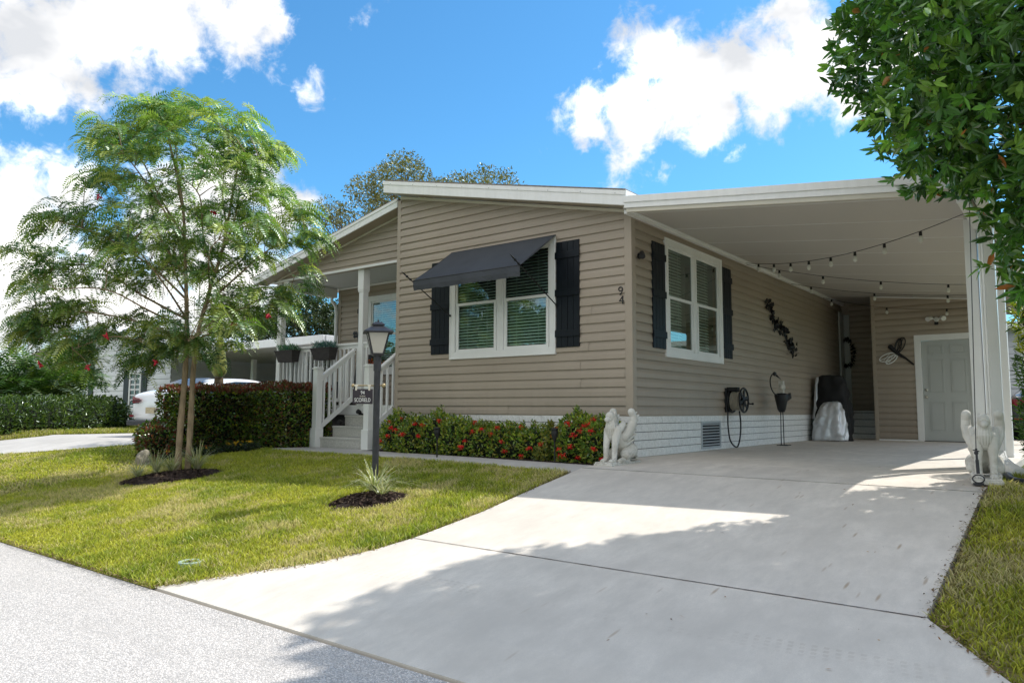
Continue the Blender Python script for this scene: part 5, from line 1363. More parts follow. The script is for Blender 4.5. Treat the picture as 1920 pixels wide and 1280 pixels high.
hgt = np.clip((FP[:, 2]-T1[2]-1.6)/4, 0, 1)[:, None]
base_c = pick([(.16, .28, .06), (.26, .37, .08), (.09, .19, .07), (.42, .48, .13)], len(FP), g, .35)*(.70+.5*hgt)  # fronds lighten with height: sunlit top and shaded underside put into the colour
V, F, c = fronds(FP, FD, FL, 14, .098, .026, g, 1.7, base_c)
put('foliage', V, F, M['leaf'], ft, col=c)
for (u, v) in ((-.95, 4.28-.3), (.05, 4.15-.2), (.62, 3.8), (-1.6, 2.05), (-.72, 1.98), (-.95, 1.55), (.0, 1.62), (.95, 2.2), (1.5, 2.3), (-1.75, 1.6)):
    e = tp(u, v, g.uniform(.3, .9)); m = MB()
    for k in range(5):
        d = nrm(g.normal(0, 1, 3)+A(0, 0, -.5)); m.tube([e+g.normal(0, .01, 3), e+d*.03, e+d*.062], [.008, .014, .003], 6)
    m.build('flower', M['darkred'], ft)
# dry seed pods hanging in the heart of the crown
for k in range(46):
    m = MB(); u, v, w = g.uniform(-.9, .9), g.uniform(2.7, 3.5), g.uniform(-.6, .6); e = tp(u, v, w); m.tube([e, e+A(.02*g.normal(), 0, -.16), e+A(.03*g.normal(), 0, -.34-.12*g.random())], [.003, .004, .002], 4, False); m.build('seed_pod', M['barkdark'], ft)

# ---- generic surface foliage on a set of ellipsoids
def ell_foliage(ells, dens, L, W, cols, g, depth=.16, out=.8, fold=.25, up=.25, hull=None, hullc=(.012, .018, .008), clump=0, jit=.25, gate=None):
    parts = []; 
    E = [(A(*c), A(*r)) for c, r in ells]
    for i, (c, r) in enumerate(E):
        area = 4*math.pi*((r[0]*r[1])**1.6/3+(r[0]*r[2])**1.6/3+(r[1]*r[2])**1.6/3)**(1/1.6); n = int(area*dens)
        if clump:
            nc = max(1, n//clump); d0 = nrm(g.normal(size=(nc, 3))); dep0 = g.exponential(depth, nc)
            P0 = c+d0*(r-np.minimum(dep0[:, None], r*.8))
            P0 = P0[np.all([np.sum(((P0-cc)/(rr*.80))**2, 1) > 1 for j, (cc, rr) in enumerate(E) if j != i], 0) if len(E) > 1 else np.ones(len(P0), bool)]
            if gate is not None: P0 = P0[gate(P0)]
            nc = len(P0); k = np.repeat(np.arange(nc), clump); ax = nrm((P0-c)/r**2)+A(0, 0, up)+g.normal(0, .45, (nc, 3)); ax = nrm(ax)
            P = P0[k]+ax[k]*g.uniform(-.06, .04, (len(k), 1)); rnd = g.normal(size=(len(k), 3)); rnd -= ax[k]*np.sum(rnd*ax[k], 1)[:, None]
            Dv = ax[k]*g.uniform(.15, 1.2, (len(k), 1))+nrm(rnd)*.9+A(0, 0, -.12)
            shade = np.clip(1-.0*dep0[:nc], .4, 1)
            col = np.repeat(pick(cols, nc, g, .45), clump, 0)*(.75+.5*g.random((len(k), 1)))
        else:
            d0 = nrm(g.normal(size=(n, 3))); dep = g.exponential(depth, n)
            P = c+d0*(r-np.minimum(dep[:, None], r*.8))
            if len(E) > 1:
                ok = np.all([np.sum(((P-cc)/(rr*.82))**2, 1) > 1 for j, (cc, rr) in enumerate(E) if j != i], 0); P = P[ok]; d0 = d0[ok]
            if gate is not None: ok = gate(P); P = P[ok]; d0 = d0[ok]
            Dv = d0*out+g.normal(0, .75, P.shape)+A(0, 0, up); col = pick(cols, len(P), g, jit)
        n = len(P)
        parts.append(leafy('', P, Dv, L*(.5+.8*g.random(n)), W*(.6+.7*g.random(n)), col, None, seed=int(g.integers(1e6)), fold=fold))
    V, F, c_ = cat_mesh(parts)
    return V, F, c_
def hull_mesh(ells, s, g):
    m = MB()
    for c, r in ells: m.ball(c, 1, 14, 9, tuple(np.array(r)*s))
    return m

# ---- box hedge helper
def box_foliage(x0, x1, y0, y1, z0, z1, dens, L, W, cols, g, wob=.05, rot=None, jit=.3, top_cols=None, out=.7, ztop=None):
    fx, fy, fz = x1-x0, y1-y0, z1-z0; areas = np.array([fx*fz, fx*fz, fy*fz, fy*fz, fx*fy*1.3]); n = (areas*dens).astype(int); P = []; Nn = []; T = []
    for i, k in enumerate(n):
        a, b = g.random(k), g.random(k); dd = g.exponential(.035, k)-.015
        if i == 0: p = np.c_[x0+fx*a, y0+dd, z0+fz*b]; nn_ = A(0, -1, 0)
        elif i == 1: p = np.c_[x0+fx*a, y1-dd, z0+fz*b]; nn_ = A(0, 1, 0)
        elif i == 2: p = np.c_[x0+dd, y0+fy*a, z0+fz*b]; nn_ = A(-1, 0, 0)
        elif i == 3: p = np.c_[x1-dd, y0+fy*a, z0+fz*b]; nn_ = A(1, 0, 0)
        else: p = np.c_[x0+fx*a, y0+fy*b, z1-dd]; nn_ = A(0, 0, 1)
        P.append(p); Nn.append(np.tile(nn_, (k, 1))); T.append(np.full(k, i == 4))
    P = np.concatenate(P); Nn = np.concatenate(Nn); T = np.concatenate(T)
    # round the long edges and let the face undulate
    ez = np.clip((P[:, 2]-(z1-.10))/.10, 0, 1); P[:, 1] += np.where(P[:, 1] < (y0+y1)/2, 1, -1)*.05*ez**2
    P += Nn*((noise(P, 4.5, 4)-.5)*wob*2)[:, None]
    D_ = Nn*out+g.normal(0, .6, P.shape)+A(0, 0, .25)
    col = pick(cols, len(P), g, jit)
    if top_cols is not None:
        k = (P[:, 2] > z1-.06-.06*g.random(len(P))); col[k] = pick(top_cols, k.sum(), g, .3); D_[k] += A(0, 0, 1.2)
    pn = noise(P, 3, 6)[:, None]; col = col*(.62+.76*pn)
    return leafy('', P, D_, L*(.7+.6*g.random(len(P))), W*(.7+.6*g.random(len(P))), col, None, seed=int(g.integers(1e6)))

def box_hull(x0, x1, y0, y1, z0, z1): return MB().box(x0+.07, x1-.07, y0+.07, y1-.07, z0-.1, z1-.08)
def plant(name, label, cat, base, parts, mt='leaf', hull=None, group=None, stems=None, hullc=(.010, .014, .007)):
    t_ = thing(name, label, cat, base, group)
    V, F, c = cat_mesh(parts); put('foliage', V, F, M[mt], t_, col=c)
    if hull is not None: hull.cc = hullc; hull.c = [hullc]*len(hull.v); hull.build('shade_hull', M['attr'], t_, usecol=True)  # near-black solid hull: interior shade behind the leaves, put in as colour
    if stems is not None: stems.build('stem', M['barkdark'], t_)
    return t_

# reddish green box hedge
g = np.random.default_rng(100)
HC = [(.06, .13, .016), (.10, .19, .02), (.14, .24, .025), (.08, .15, .02), (.18, .22, .025), (.035, .065, .012), (.12, .055, .02), (.17, .07, .03), (.30, .31, .03), (.09, .08, .02)]
TC = [(.20, .05, .035), (.24, .07, .04), (.12, .11, .03)]
hx0, hx1, hy0, hy1 = -8.75, -6.22, -1.02, -.05
hp = [box_foliage(hx0, hx1, hy0, hy1, -.10, 1.03, 1500, .055, .036, HC, g, .06, top_cols=TC)]
hp.append(box_foliage(-8.62, -7.4, -2.1, -.98, -.22, .99, 1350, .055, .036, HC, g, .07, top_cols=TC))
hh = box_hull(hx0, hx1, hy0, hy1, -.1, .98); hh.box(-8.55, -7.5, -2.0, -.95, -.3, .9)
plant('clipped_hedge', 'tall clipped hedge of red tinged green leaves left of the porch steps', 'hedge', (-7.4, -.6, -.05), hp, 'glossleaf', hh)
lowE = [((-8.25, -2.25, .10), (.34, .36, .32)), ((-7.85, -2.40, .05), (.34, .30, .30))]
V, F, c = ell_foliage(lowE, 1300, .06, .038, HC[:3]+TC+[(.16, .07, .03)], g, .05)
hm = hull_mesh(lowE, .8, g)
plant('low_red_shrub', 'low bronze red shrub bulging from the left end of the clipped hedge', 'shrub', (-8.3, -2.2, -.25), [(V, F, c)], 'glossleaf', hm)

# flowering shrubs along the front wall
IXC = [(.10, .19, .02), (.17, .27, .03), (.26, .35, .04), (.06, .12, .02), (.34, .38, .05), (.22, .20, .03)]
def flower_head(c, r, mt, parent, g, n=26):
    m = MB()
    for k in range(n):
        d = nrm(g.normal(0, 1, 3)+A(.1, -.45, .45)); p = A(*c)+d*r*g.uniform(.5, 1.25)*A(1.15, 1, .8); s = nrm(np.cross(nrm(d+g.normal(0, .4, 3)), g.normal(0, 1, 3))); q = nrm(np.cross(d, s)); e = r*.30
        for w_ in (s, q): m.add([p-w_*e*1.2, p+(q if w_ is s else s)*e*.45+d*e*.3, p+w_*e*1.2, p-(q if w_ is s else s)*e*.45+d*e*.3], [(0, 1, 2, 3)])
    m.ball(c, r*.28, 6, 4); return m.build('flower', M[mt], parent)
def ixora(label, ells, flowers, seed, gap=False, dens=1500, stems=10, gp='red flowered shrubs along the front wall', L=.062):
    g = np.random.default_rng(seed)
    V, F, c = ell_foliage(ells, dens, L, .027, IXC, g, .06, up=.5)
    # upright shoots
    P = []; Dv = []
    for (cc, rr) in ells:
        for k in range(stems):
            a = g.uniform(0, 6.28); q = g.random()**.5; b = A(cc[0]+rr[0]*.85*q*math.cos(a), cc[1]+rr[1]*.85*q*math.sin(a), cc[2]+rr[2]*math.sqrt(max(0, 1-q*q))*.92); hh_ = g.uniform(.04, .16)
            for j in range(16):
                P.append(b+A(g.normal()*.008, g.normal()*.008, hh_*j/16)); w = j*2.4; Dv.append(A(math.cos(w), math.sin(w), .75))
    P = np.array(P); Dv = np.array(Dv); sp = leafy('', P, Dv, .055, .022, pick(IXC[1:], len(P), g), None, seed=seed)
    t_ = plant('flowering_shrub', label, 'shrub', (ells[0][0][0], ells[0][0][1], -.05), [(V, F, c), sp], 'glossleaf', hull_mesh(ells, .74, g), gp)
    for i, (x, z) in enumerate(flowers):
        e = min(ells, key=lambda q: ((x-q[0][0])/q[1][0])**2+((z-q[0][2])/q[1][2])**2); (cx, cy, cz_), (rx, ry, rz) = e
        k = 1-((x-cx)/rx)**2-((z-cz_)/rz)**2; y = cy-ry*math.sqrt(max(.04, k))*1.0-.02
        flower_head((x, y, z), .034+.012*g.random(), 'red', t_, g)
    return t_
def row(x0, x1, n, y, ry, z, rz, g, rx=None):
    xs = np.linspace(x0, x1, n); w = (x1-x0)/max(1, n-1) if n > 1 else .4
    return [((x, y+g.normal()*.03, z+g.normal()*.02), ((rx or w*.85)*(.9+.2*g.random()), ry, rz*(.92+.16*g.random()))) for x in xs]
g = np.random.default_rng(6)
e1 = row(-4.02, -2.72, 4, -.42, .34, .16, .36, g, .34)
e2 = row(-2.45, -.98, 6, -.40, .29, .09, .31, g, .27)
e3 = row(-.52, -.13, 2, -.52, .36, .19, .38, g, .34)
ixora('leftmost dense red flowered shrub between the steps and the first path light', e1, [(-3.98, .42), (-3.85, .47), (-3.9, .33), (-3.75, .30), (-3.55, .24), (-3.2, .38), (-2.98, .45), (-3.42, .40), (-4.1, .13), (-3.95, .2), (-3.25, .22)], 1)
ixora('middle straggly red flowered shrub below the awning window', e2, [(-2.35, .43), (-2.40, .08), (-2.35, .17), (-2.28, .30), (-2.1, .34), (-1.9, .28), (-1.72, .18), (-1.62, .05), (-1.5, .38), (-1.35, .0), (-1.2, .10), (-1.02, .16), (-1.85, .37)], 2, dens=1150, stems=14)
ixora('corner red flowered shrub beside the left stone statue', e3, [(-.78, .28), (-.72, .38), (-.60, .12), (-.42, .16), (-.33, .36), (-.28, .42), (-.2, .45), (-.05, .15), (.02, .02), (-.1, .36), (-.5, .45), (-.4, .30), (-.56, .04), (-.15, .5), (-.35, .02)], 3, dens=1700)
# variegated little plant between
V, F, c = ell_foliage([((-.98, -.66, .02), (.13, .12, .14)), ((-.90, -.60, .25), (.07, .08, .22))], 1500, .06, .028, [(.30, .28, .06), (.22, .22, .05), (.10, .14, .03)], g, .03, up=.5)
plant('yellowing_shrub', 'small straggly yellow green shrub beside the right path light', 'shrub', (-.95, -.65, -.05), [(V, F, c)], 'leaf')

# marigold bed
g = np.random.default_rng(8)
for i, (x, y, r) in enumerate(((-5.55+-1.35, -1.65, .16), (-6.72, -1.62, .15), (-6.50, -1.52, .17), (-6.95, -2.0, .16), (-7.12, -2.25, .14), (-7.35, -2.5, .14))):
    z = zgf(x, y); E_ = [((x, y, z+.06), (r, r, .11))]
    V, F, c = ell_foliage(E_, 1300, .05, .012, [(.04, .07, .02), (.06, .09, .035), (.03, .05, .018)], g, .03, up=.6)
    lab = ['clump of yellow and orange marigolds at the foot of the hedge', 'yellow marigold clump second from the path tip', 'yellow marigold clump nearest the tip of the path', 'orange and magenta flowers behind the tree trunks', 'small magenta bedding plant close behind the left trunk', 'small orange bedding plant nearest the upright grey stone'][i]
    t_ = plant('bedding_flowers', lab, 'flowers', (x, y, z), [(V, F, c)], 'leaf', hull_mesh(E_, .7, g), 'bedding flowers at the hedge foot')
    for k in range(7):
        a, b = g.uniform(-1, 1), g.random(); p = A(x+r*a*.8, y-r*.5*b, z+.12+.06*g.random())
        flower_head(p, .020+.008*g.random(), ['yellow', 'yellow', 'yellow', 'orange', 'pink', 'orange'][i] if g.random() < .75 else 'yellow', t_, g, 12)

# variegated grass tufts
def tuft(x, y, label, n, h, seed, spread=.6, grp='pale variegated grass tufts in the mulch rings', lift=.05):
    g = np.random.default_rng(seed); z = zgf(x, y)+lift; V = []; F = []; C_ = []; S = 8
    for k in range(n):
        a = g.uniform(0, 6.28); d = A(math.cos(a), math.sin(a), 0); sd = A(-d[1], d[0], 0)*(.0035+.0035*g.random()); L = h*(.5+.8*g.random()); lean = spread*(.25+1.0*g.random())
        b = A(x, y, z)+d*g.random()*.05; kk = len(V); c0_ = np.array([(.62, .58, .38), (.48, .50, .25), (.30, .36, .13), (.70, .66, .48)][g.integers(0, 4)])
        for i in range(S+1):
            t = i/S; p = b+d*(lean*L*t**1.3)+A(0, 0, L*(t-.62*lean*t*t)); w_ = sd*(1-t)**.6; V += [p-w_, p+w_]; C_ += [c0_*(.6+.5*t)]*2
        for i in range(S): F.append((kk+2*i, kk+2*i+1, kk+2*i+3, kk+2*i+2))
    tag(put('grass_tuft', V, F, M['leaf'], col=np.array(C_), base=(x, y, z)), label, 'ornamental grass', grp)
tuft(-1.44, -3.20, 'big pale grass tuft round the foot of the lamp post', 130, .42, 1, 1.15)
tuft(-1.22, -3.30, 'low pale grass tuft just right of the lamp post foot', 60, .25, 2, 1.0)
tuft(-5.80, -3.22, 'pale grass tuft directly in front of the two trunks', 80, .34, 3, 1.0)
tuft(-5.55, -2.98, 'creamy arching grass tuft right of the trunks', 110, .46, 4, 1.0)
tuft(-6.05, -3.34, 'thin green grass tuft left of the trunks', 60, .42, 5, .9)
tuft(-6.0, -3.62, 'far left sprawling grass tuft at the edge of the tree mulch', 60, .36, 6, 1.1)

# ---- big broad leaved tree on the right, near the camera
g = np.random.default_rng(77)
bt = thing('broadleaf_tree', 'large glossy broad leaved tree overhanging the right edge of the driveway', 'tree', (5.75, -1.5, -.1))
def lean(z): return 5.55-.30*(z-1.5)+.22*max(0, z-4.4)
cells = []
for z in np.arange(2.0, 6.3, .58):
    rr = 1.40 if z > 2.6 else .80
    if z > 4.6: rr = 1.4-.42*(z-4.6)
    for k in range(8):
        a = 2*math.pi*k/8+z*1.7; q = rr*(.72+.16*g.random()); cells.append(((lean(z)+q*math.cos(a)*.98, -1.55+max(0, z-4.2)*.45+q*math.sin(a)*.95, z+.2*g.normal()), (.55+.12*g.random(), .55+.12*g.random(), .48+.12*g.random())))
for q in ((5.0, .65, 3.9), (4.95, .2, 4.6), (5.4, .9, 3.3), (5.2, 1.0, 4.4)): cells.append((q, (.62, .6, .55)))
BC = [(.060, .165, .02), (.09, .22, .03), (.045, .12, .018), (.13, .27, .035), (.075, .19, .04), (.19, .34, .05)]
def gate(P): return (P[:, 2] > 1.45) & ~((P[:, 0] < 3.95) & (P[:, 1] > -.42) & (P[:, 2] > 2.6) & (P[:, 2] < 3.5))
V, F, c = ell_foliage(cells, 560, .118, .040, BC, g, .20, clump=9, gate=gate, up=.15, fold=.22)
k = g.random(len(c)//6) < .012; kk = np.repeat(k, 6); c[kk] = np.array([.45, .16, .04])
put('foliage', V, F, M['glossleaf'], bt, col=c)
m = MB(); m.tube(smooth_pts([(5.75, -1.5, -.2), (5.7, -1.55, 1.2), (5.45, -1.5, 2.6), (4.9, -1.5, 4.8), (4.2, -1.6, 7.2)], 6), [.16-.0045*i for i in range(25)], 12); m.build('trunk', M['barkdark'], bt, smooth=True)
m = MB()
for (c_, r_) in cells[::2]:
    z0 = max(1.3, c_[2]-.9); s_ = A(lean(z0)+.1, -1.52, z0); e = A(*c_); m.tube(smooth_pts([s_, (s_+e)/2+A(0, 0, .1), e], 4), [.035-.003*i for i in range(9)], 6, False)
m.build('limbs', M['barkdark'], bt)
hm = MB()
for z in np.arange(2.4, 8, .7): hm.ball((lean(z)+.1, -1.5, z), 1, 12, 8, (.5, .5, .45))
hm.c = [(.008, .014, .006)]*len(hm.v); hm.build('crown_shade_hull', M['attr'], bt, usecol=True)  # near-black blobs paint the darkness seen through gaps in the crown
# finer yellow green shrub below it
rs = [((4.60, .78, .50), (.42, .46, .56)), ((4.56, .80, 1.10), (.38, .40, .46)), ((4.44, .80, 1.62), (.28, .30, .33)), ((5.1, .3, .7), (.5, .5, .8))]
V, F, c = ell_foliage(rs, 1500, .075, .016, [(.05, .11, .025), (.08, .15, .03), (.035, .08, .02), (.12, .19, .04)], g, .09, up=.5)
hz = V[:, 2].reshape(-1, 6).mean(1); k = (hz > 1.25) & (g.random(len(hz)) < .75); kk = np.repeat(k, 6); c[kk] = c[kk]*.0+np.repeat(pick([(.42, .46, .04), (.32, .40, .05), (.55, .52, .08)], k.sum(), g), 6, 0)
st_ = MB()
for kx in range(6): st_.tube([(4.55+.03*kx, .75, -.05), (4.4+.08*kx, .75+.1*math.sin(kx), 1.1)], [.018, .008], 6)
plant('fine_leaved_shrub', 'fine leaved shrub with bright yellow green top at the right edge', 'shrub', (4.6, .7, -.05), [(V, F, c)], 'leaf', hull_mesh(rs, .62, g), stems=st_)
# edging pipe and mulch patch beside the right statue
polysheet('side_bed_soil', [(4.12, -.95), (4.9, -1.0), (6.5, -.6), (6.5, 3), (4.2, 3)], .012, M['mulch'])
m = MB(); m.tube(smooth_pts([(4.12, .1, -.0), (4.22, -.45, -.01), (4.45, -.62, -.01), (4.9, -.68, -.02), (5.4, -.6, -.02)], 6), .035, 8); tag(m.build('edging_pipe', M['pipe'], smooth=True), 'dark blue black flexible pipe curving along the right bed', 'pipe')

# ---- trees behind the house
def oak(label, c, R_, H, seed, cols, L=.11, dens=42, trunk_h=6, name='oak_tree', cells_n=34, grp='trees behind the houses'):
    g = np.random.default_rng(seed); base = (c[0], c[1], -.05); t_ = thing(name, label, 'tree', base, grp)
    E_ = []
    for k in range(cells_n):
        d = nrm(g.normal(size=3)); d[2] = abs(d[2])*.9-.25; q = R_*(.45+.45*g.random())
        r = R_*(.16+.16*g.random()); E_.append(((c[0]+d[0]*q, c[1]+d[1]*q, c[2]+d[2]*q*H/R_), (r, r, r*.75)))
    V, F, c_ = ell_foliage(E_, dens, L, L*.5, cols, g, R_*.10, up=.2)
    put('crown', V, F, M['leaf'], t_, col=c_)
    m = MB(); top = A(c[0], c[1], c[2]-H*.5); m.tube(smooth_pts([(c[0], c[1], -.1), (c[0]+.2, c[1], c[2]*.4), top], 5), [.28*R_/4*(1-.04*i) for i in range(11)], 10); m.build('trunk', M['barkdark'], t_)
    m = MB()
    for (p, r) in E_: m.tube(smooth_pts([top-A(0, 0, H*.2*g.random()), (top+A(*p))/2+g.normal(0, .2, 3), A(*p)], 4), [.07*R_/4*(1-.09*i) for i in range(9)], 5, False)
    m.build('limbs', M['barkdark'], t_); return t_
OC = [(.13, .13, .045), (.17, .16, .06), (.09, .10, .035), (.22, .19, .08)]
oak('olive crowned tree rising behind the gable peak', (-19.2, 14.5, 10.1), 3.3, 2.5, 1, OC, .13, 80, cells_n=40)
oak('smaller olive tree crown right of the gable peak', (-15.2, 14.6, 9.7), 2.2, 1.6, 2, OC, .12, 70, cells_n=26)
oak('sparse olive branches left of the main crown behind the roof', (-23.0, 14.0, 9.4), 2.5, 1.9, 5, OC, .12, 60, cells_n=24)
oak('thin twiggy tree top farthest right behind the roof', (-12.0, 15.2, 8.7), 1.2, 1.1, 3, OC, .11, 26, cells_n=12)
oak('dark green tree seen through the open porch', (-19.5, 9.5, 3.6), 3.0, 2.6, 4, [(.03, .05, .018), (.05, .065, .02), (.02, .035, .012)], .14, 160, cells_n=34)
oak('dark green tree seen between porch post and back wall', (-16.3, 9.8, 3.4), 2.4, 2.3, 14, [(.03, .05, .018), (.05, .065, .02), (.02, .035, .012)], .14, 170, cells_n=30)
for i, (x, lb) in enumerate(((2, 'round green street tree across the road, nearest the camera'), (-4.5, 'second street tree across the road behind the camera'), (-11.5, 'middle street tree across the road behind the camera'), (-18.5, 'fourth street tree across the road behind the camera'), (-26, 'farthest street tree across the road behind the camera'))):
    oak(lb, (x, -21, 3.9), 4.3, 3.6, 24+i, [(.05, .10, .02), (.08, .14, .03)], .26, 34, cells_n=26, grp='trees across the street', name='street_tree')
# ---- small palm behind the hedge
pm = thing('small_palm', 'small palm with yellow green swollen shaft behind the clipped hedge', 'palm', (-9.9, -.15, -.05))
m = MB(); m.lathe([(.10, 0), (.10, 1.2), (.085, 1.35)], (-9.9, -.15, -.05), 14); m.build('trunk', M['barkdark'], pm, smooth=True)
m = MB(); m.lathe([(.10, 1.36), (.155, 1.45), (.16, 1.62), (.12, 1.8), (.10, 2.05), (.05, 2.2)], (-9.9, -.15, -.05), 14); m.build('crownshaft', M['green_shaft'], pm, smooth=True)
g = np.random.default_rng(31)
def palm_crown(c, n, L, pairs, ll, lw, cols, g, droop=1.2, el=(.2, 1.2)):
    a = np.arange(n)*2.399+g.normal(0, .2, n); e = g.uniform(el[0], el[1], n); D_ = np.c_[np.cos(a)*np.cos(e), np.sin(a)*np.cos(e), np.sin(e)]
    return fronds(np.tile(A(*c), (n, 1)), D_, L*(.8+.4*g.random(n)), pairs, ll, lw, g, droop, pick(cols, n, g))
V, F, c = palm_crown((-9.9, -.15, 2.1), 11, 1.55, 30, .46, .030, [(.14, .20, .04), (.20, .24, .05), (.09, .14, .03)], g, 1.1, (.35, 1.35)); put('fronds', V, F, M['leaf'], pm, col=c)
# ---- areca palm clump at the far left
for i, (x, y, h, lb) in enumerate(((-21.2, .9, 1.3, 'bushy areca palm at the left edge of the picture'), (-22.2, -.3, 1.2, 'second areca palm clump at the very left edge behind the hedge'))):
    ap = thing('areca_palm', lb, 'palm', (x, y, -.05), 'areca palms by the neighbouring house')
    P_ = []
    for k in range(9):
        cc = (x+g.normal()*.35, y+g.normal()*.35, .2+h*g.random()); P_.append(palm_crown(cc, 9, 1.8, 20, .44, .050, [(.05, .12, .02), (.09, .18, .03), (.15, .22, .04), (.03, .07, .015)], g, 1.3, (.5, 1.4)))
    V, F, c = cat_mesh(P_); put('fronds', V, F, M['leaf'], ap, col=c)
    m = MB()
    for k in range(9): m.tube([(x+g.normal()*.1, y+g.normal()*.1, -.1), (x+g.normal()*.35, y+g.normal()*.35, .9)], [.04, .03], 7)
    m.build('canes', M['green_shaft'], ap)
# ---- neighbour's long hedge
g = np.random.default_rng(12)
E_ = []
for k in range(13):
    t = k/12; x = -16.9+(-19.9+16.9)*t; y = -2.6+4.9*t
    E_.append(((x-.75, y, .22), (.85, .62, .68+.10*t)))
E_ += [((x-1.2, y-.4, z), (1.0, .7, .7)) for x, y, z in ((-17.2, -3.2, .05), (-17.9, -3.7, 0), (-19.4, -4.0, 0))]
NC = [(.05, .10, .016), (.08, .14, .02), (.035, .07, .012), (.12, .18, .03)]
V, F, c = ell_foliage(E_, 330, .12, .040, NC, g, .08, up=.35); plant('long_hedge', 'long low dark green hedge in front of the white neighbouring house', 'hedge', (-18.5, 0, -.05), [(V, F, c)], 'glossleaf', hull_mesh(E_, .85, g))
# ================================================================ NEIGHBOURS
M['blackglass'] = simple('dark_tinted_glass', (.012, .014, .016), .08, var=.1, bstr=0, spec=.5)
M['nwall'] = siding_mat('pale_grey_siding', (.55, .57, .60))
nh = thing('white_house', 'white neighbouring house with black shutters and low gable beyond the long hedge', 'house', (-24, 5, 0))
HY = 4.6
siding('front_wall', (0, HY, 0), FX, FN, [(-30.3, -21.2, -.1, 3.55)], M['siding_white'], nh, phase=-.1, course=.20, cut=[((-30.3, HY, 3.1), Vector((-.18, 0, 1)).normalized()), ((-21.2, HY, 2.6), Vector((.18, 0, 1)).normalized())])
siding('side_wall', (-21.2, 0, 0), SX, SN, [(HY, 16, -.1, 2.6)], M['siding_white'], nh, phase=-.1, course=.20)
m = MB(); m.box(-30.3, -21.22, HY+.01, HY+.1, -.1, 2.6); m.build('wall_core', M['nwall'], nh)
m = MB()
for sx, x0 in ((1, -31.0), (-1, -20.7)):
    xm = -25.9; zt = 3.75; z0 = 2.62
    m.prism([(x0, HY-.5, z0), (xm, HY-.5, zt), (xm, HY-.5, zt+.16), (x0, HY-.5, z0+.16)], (0, .03, 0)); m.prism([(x0, HY-.47, z0+.10), (xm, HY-.47, zt+.10), (xm, HY-.47, zt+.14), (x0, HY-.47, z0+.14)], (0, 13, 0))
m.build('roof', M['white'], nh)
def nwin(x0, x1, z0, z1, nsh=True):
    m = MB(); frame_rect(m, (0, HY, 0), FX, FN, x0, x1, z0, z1, .10, .0, .05); slab(m, (0, HY, 0), FX, FN, (x0+x1)/2-.03, (x0+x1)/2+.03, z0, z1, 0, .045); w_ = m.build('window', M['white'], nh)
    m = MB(); slab(m, (0, HY, 0), FX, FN, x0+.08, x1-.08, z0+.08, z1-.08, .018, .022); m.build('pane', M['blackglass'], w_)
    m = MB(); slab(m, (0, HY, 0), FX, FN, x0+.05, x1-.05, z0+.05, z1-.05, .010, .014); m.build('curtain', M['dark'], w_)
    if nsh:
        for a in (x0-.45, x1+.03):
            m = MB(); slab(m, (0, HY, 0), FX, FN, a, a+.42, z0-.05, z1+.05, .012, .05); m.build('shutter', M['shutter'], nh, bevel=.01)
nwin(-30.0, -27.9, 1.05, 2.45); nwin(-24.3, -23.35, .55, 2.0)
m = MB(); m.box(-30.9, -30.7, HY-.1, HY, 1.9, 2.3); m.build('wall_lamp', M['black'], nh)
# carport of the neighbour
nc = thing('neighbour_carport', 'flat white neighbouring carport roof on white posts above the parked car', 'carport', (-16.5, 6, 0))
m = MB(); m.box(-21.1, -11.0, 3.4, 11, 2.42, 2.50); m.build('roof_panel', M['white'], nc)
m = MB(); m.box(-21.1, -10.9, 3.30, 3.40, 2.34, 2.56); m.box(-11.0, -10.88, 3.4, 11, 2.34, 2.56); m.build('fascia', M['fascia'], nc, bevel=.01)
m = MB(); m.box(-17.2, -17.0, 3.5, 3.7, 2.5, 2.95); m.build('roof_vent', M['white'], nc)
for x, y in ((-18.2, 6.0), (-11.2, 10.0)):
    m = MB(); m.box(x-.07, x+.07, y-.07, y+.07, -.1, 2.34); m.build('post', M['white'], nc)
nb = thing('grey_house', 'pale grey neighbouring house wall with dark louvred window behind the parked car', 'house', (-16, 11, 0))
siding('front_wall', (0, 11.0, 0), FX, FN, [(-21.1, -9.5, -.1, 2.45)], M['nwall'], nb, phase=-.1, course=.22)
m = MB(); m.box(-21.1, -9.5, 11.01, 11.2, -.1, 2.45); m.build('wall_core', M['nwall'], nb)
m = MB(); m.box(-21.3, -9.4, 10.7, 20, 2.505, 2.62); m.build('roof', M['white'], nb)
m = MB(); frame_rect(m, (0, 11, 0), FX, FN, -17.3, -15.1, .9, 2.15, .06, 0, .04)
for k in range(14): m.obox((-16.2, 10.975, .98+k*.085), (1.04, 0, 0), (0, .012, .03), (0, .003, -.001))
m.build('louvre_window', M['black'], nb)
m = MB(); m.box(-20.2, -18.6, 10.93, 10.99, .6, 2.1); m.build('window', M['carglass'], nb)
# second far roof, left edge
fh = thing('far_house', 'distant pale roofed house at the far left edge', 'house', (-38, 9, 0))
m = MB(); m.box(-48, -33, 8, 18, -.1, 2.9); m.build('wall', M['nwall'], fh); m = MB(); m.prism([(-48.6, 7.5, 2.9), (-32.4, 7.5, 2.9), (-40.5, 7.5, 4.0)], (0, 11, 0)); m.build('roof', M['shingle'], fh)
m = MB(); m.tube([(-33, 8.2, 3), (-33, 8.2, 5.4)], .02, 5); m.bar((-33.4, 8.2, 5.2), (-32.6, 8.2, 5.2), .02, .02); m.build('antenna', M['steelgrey'], fh)

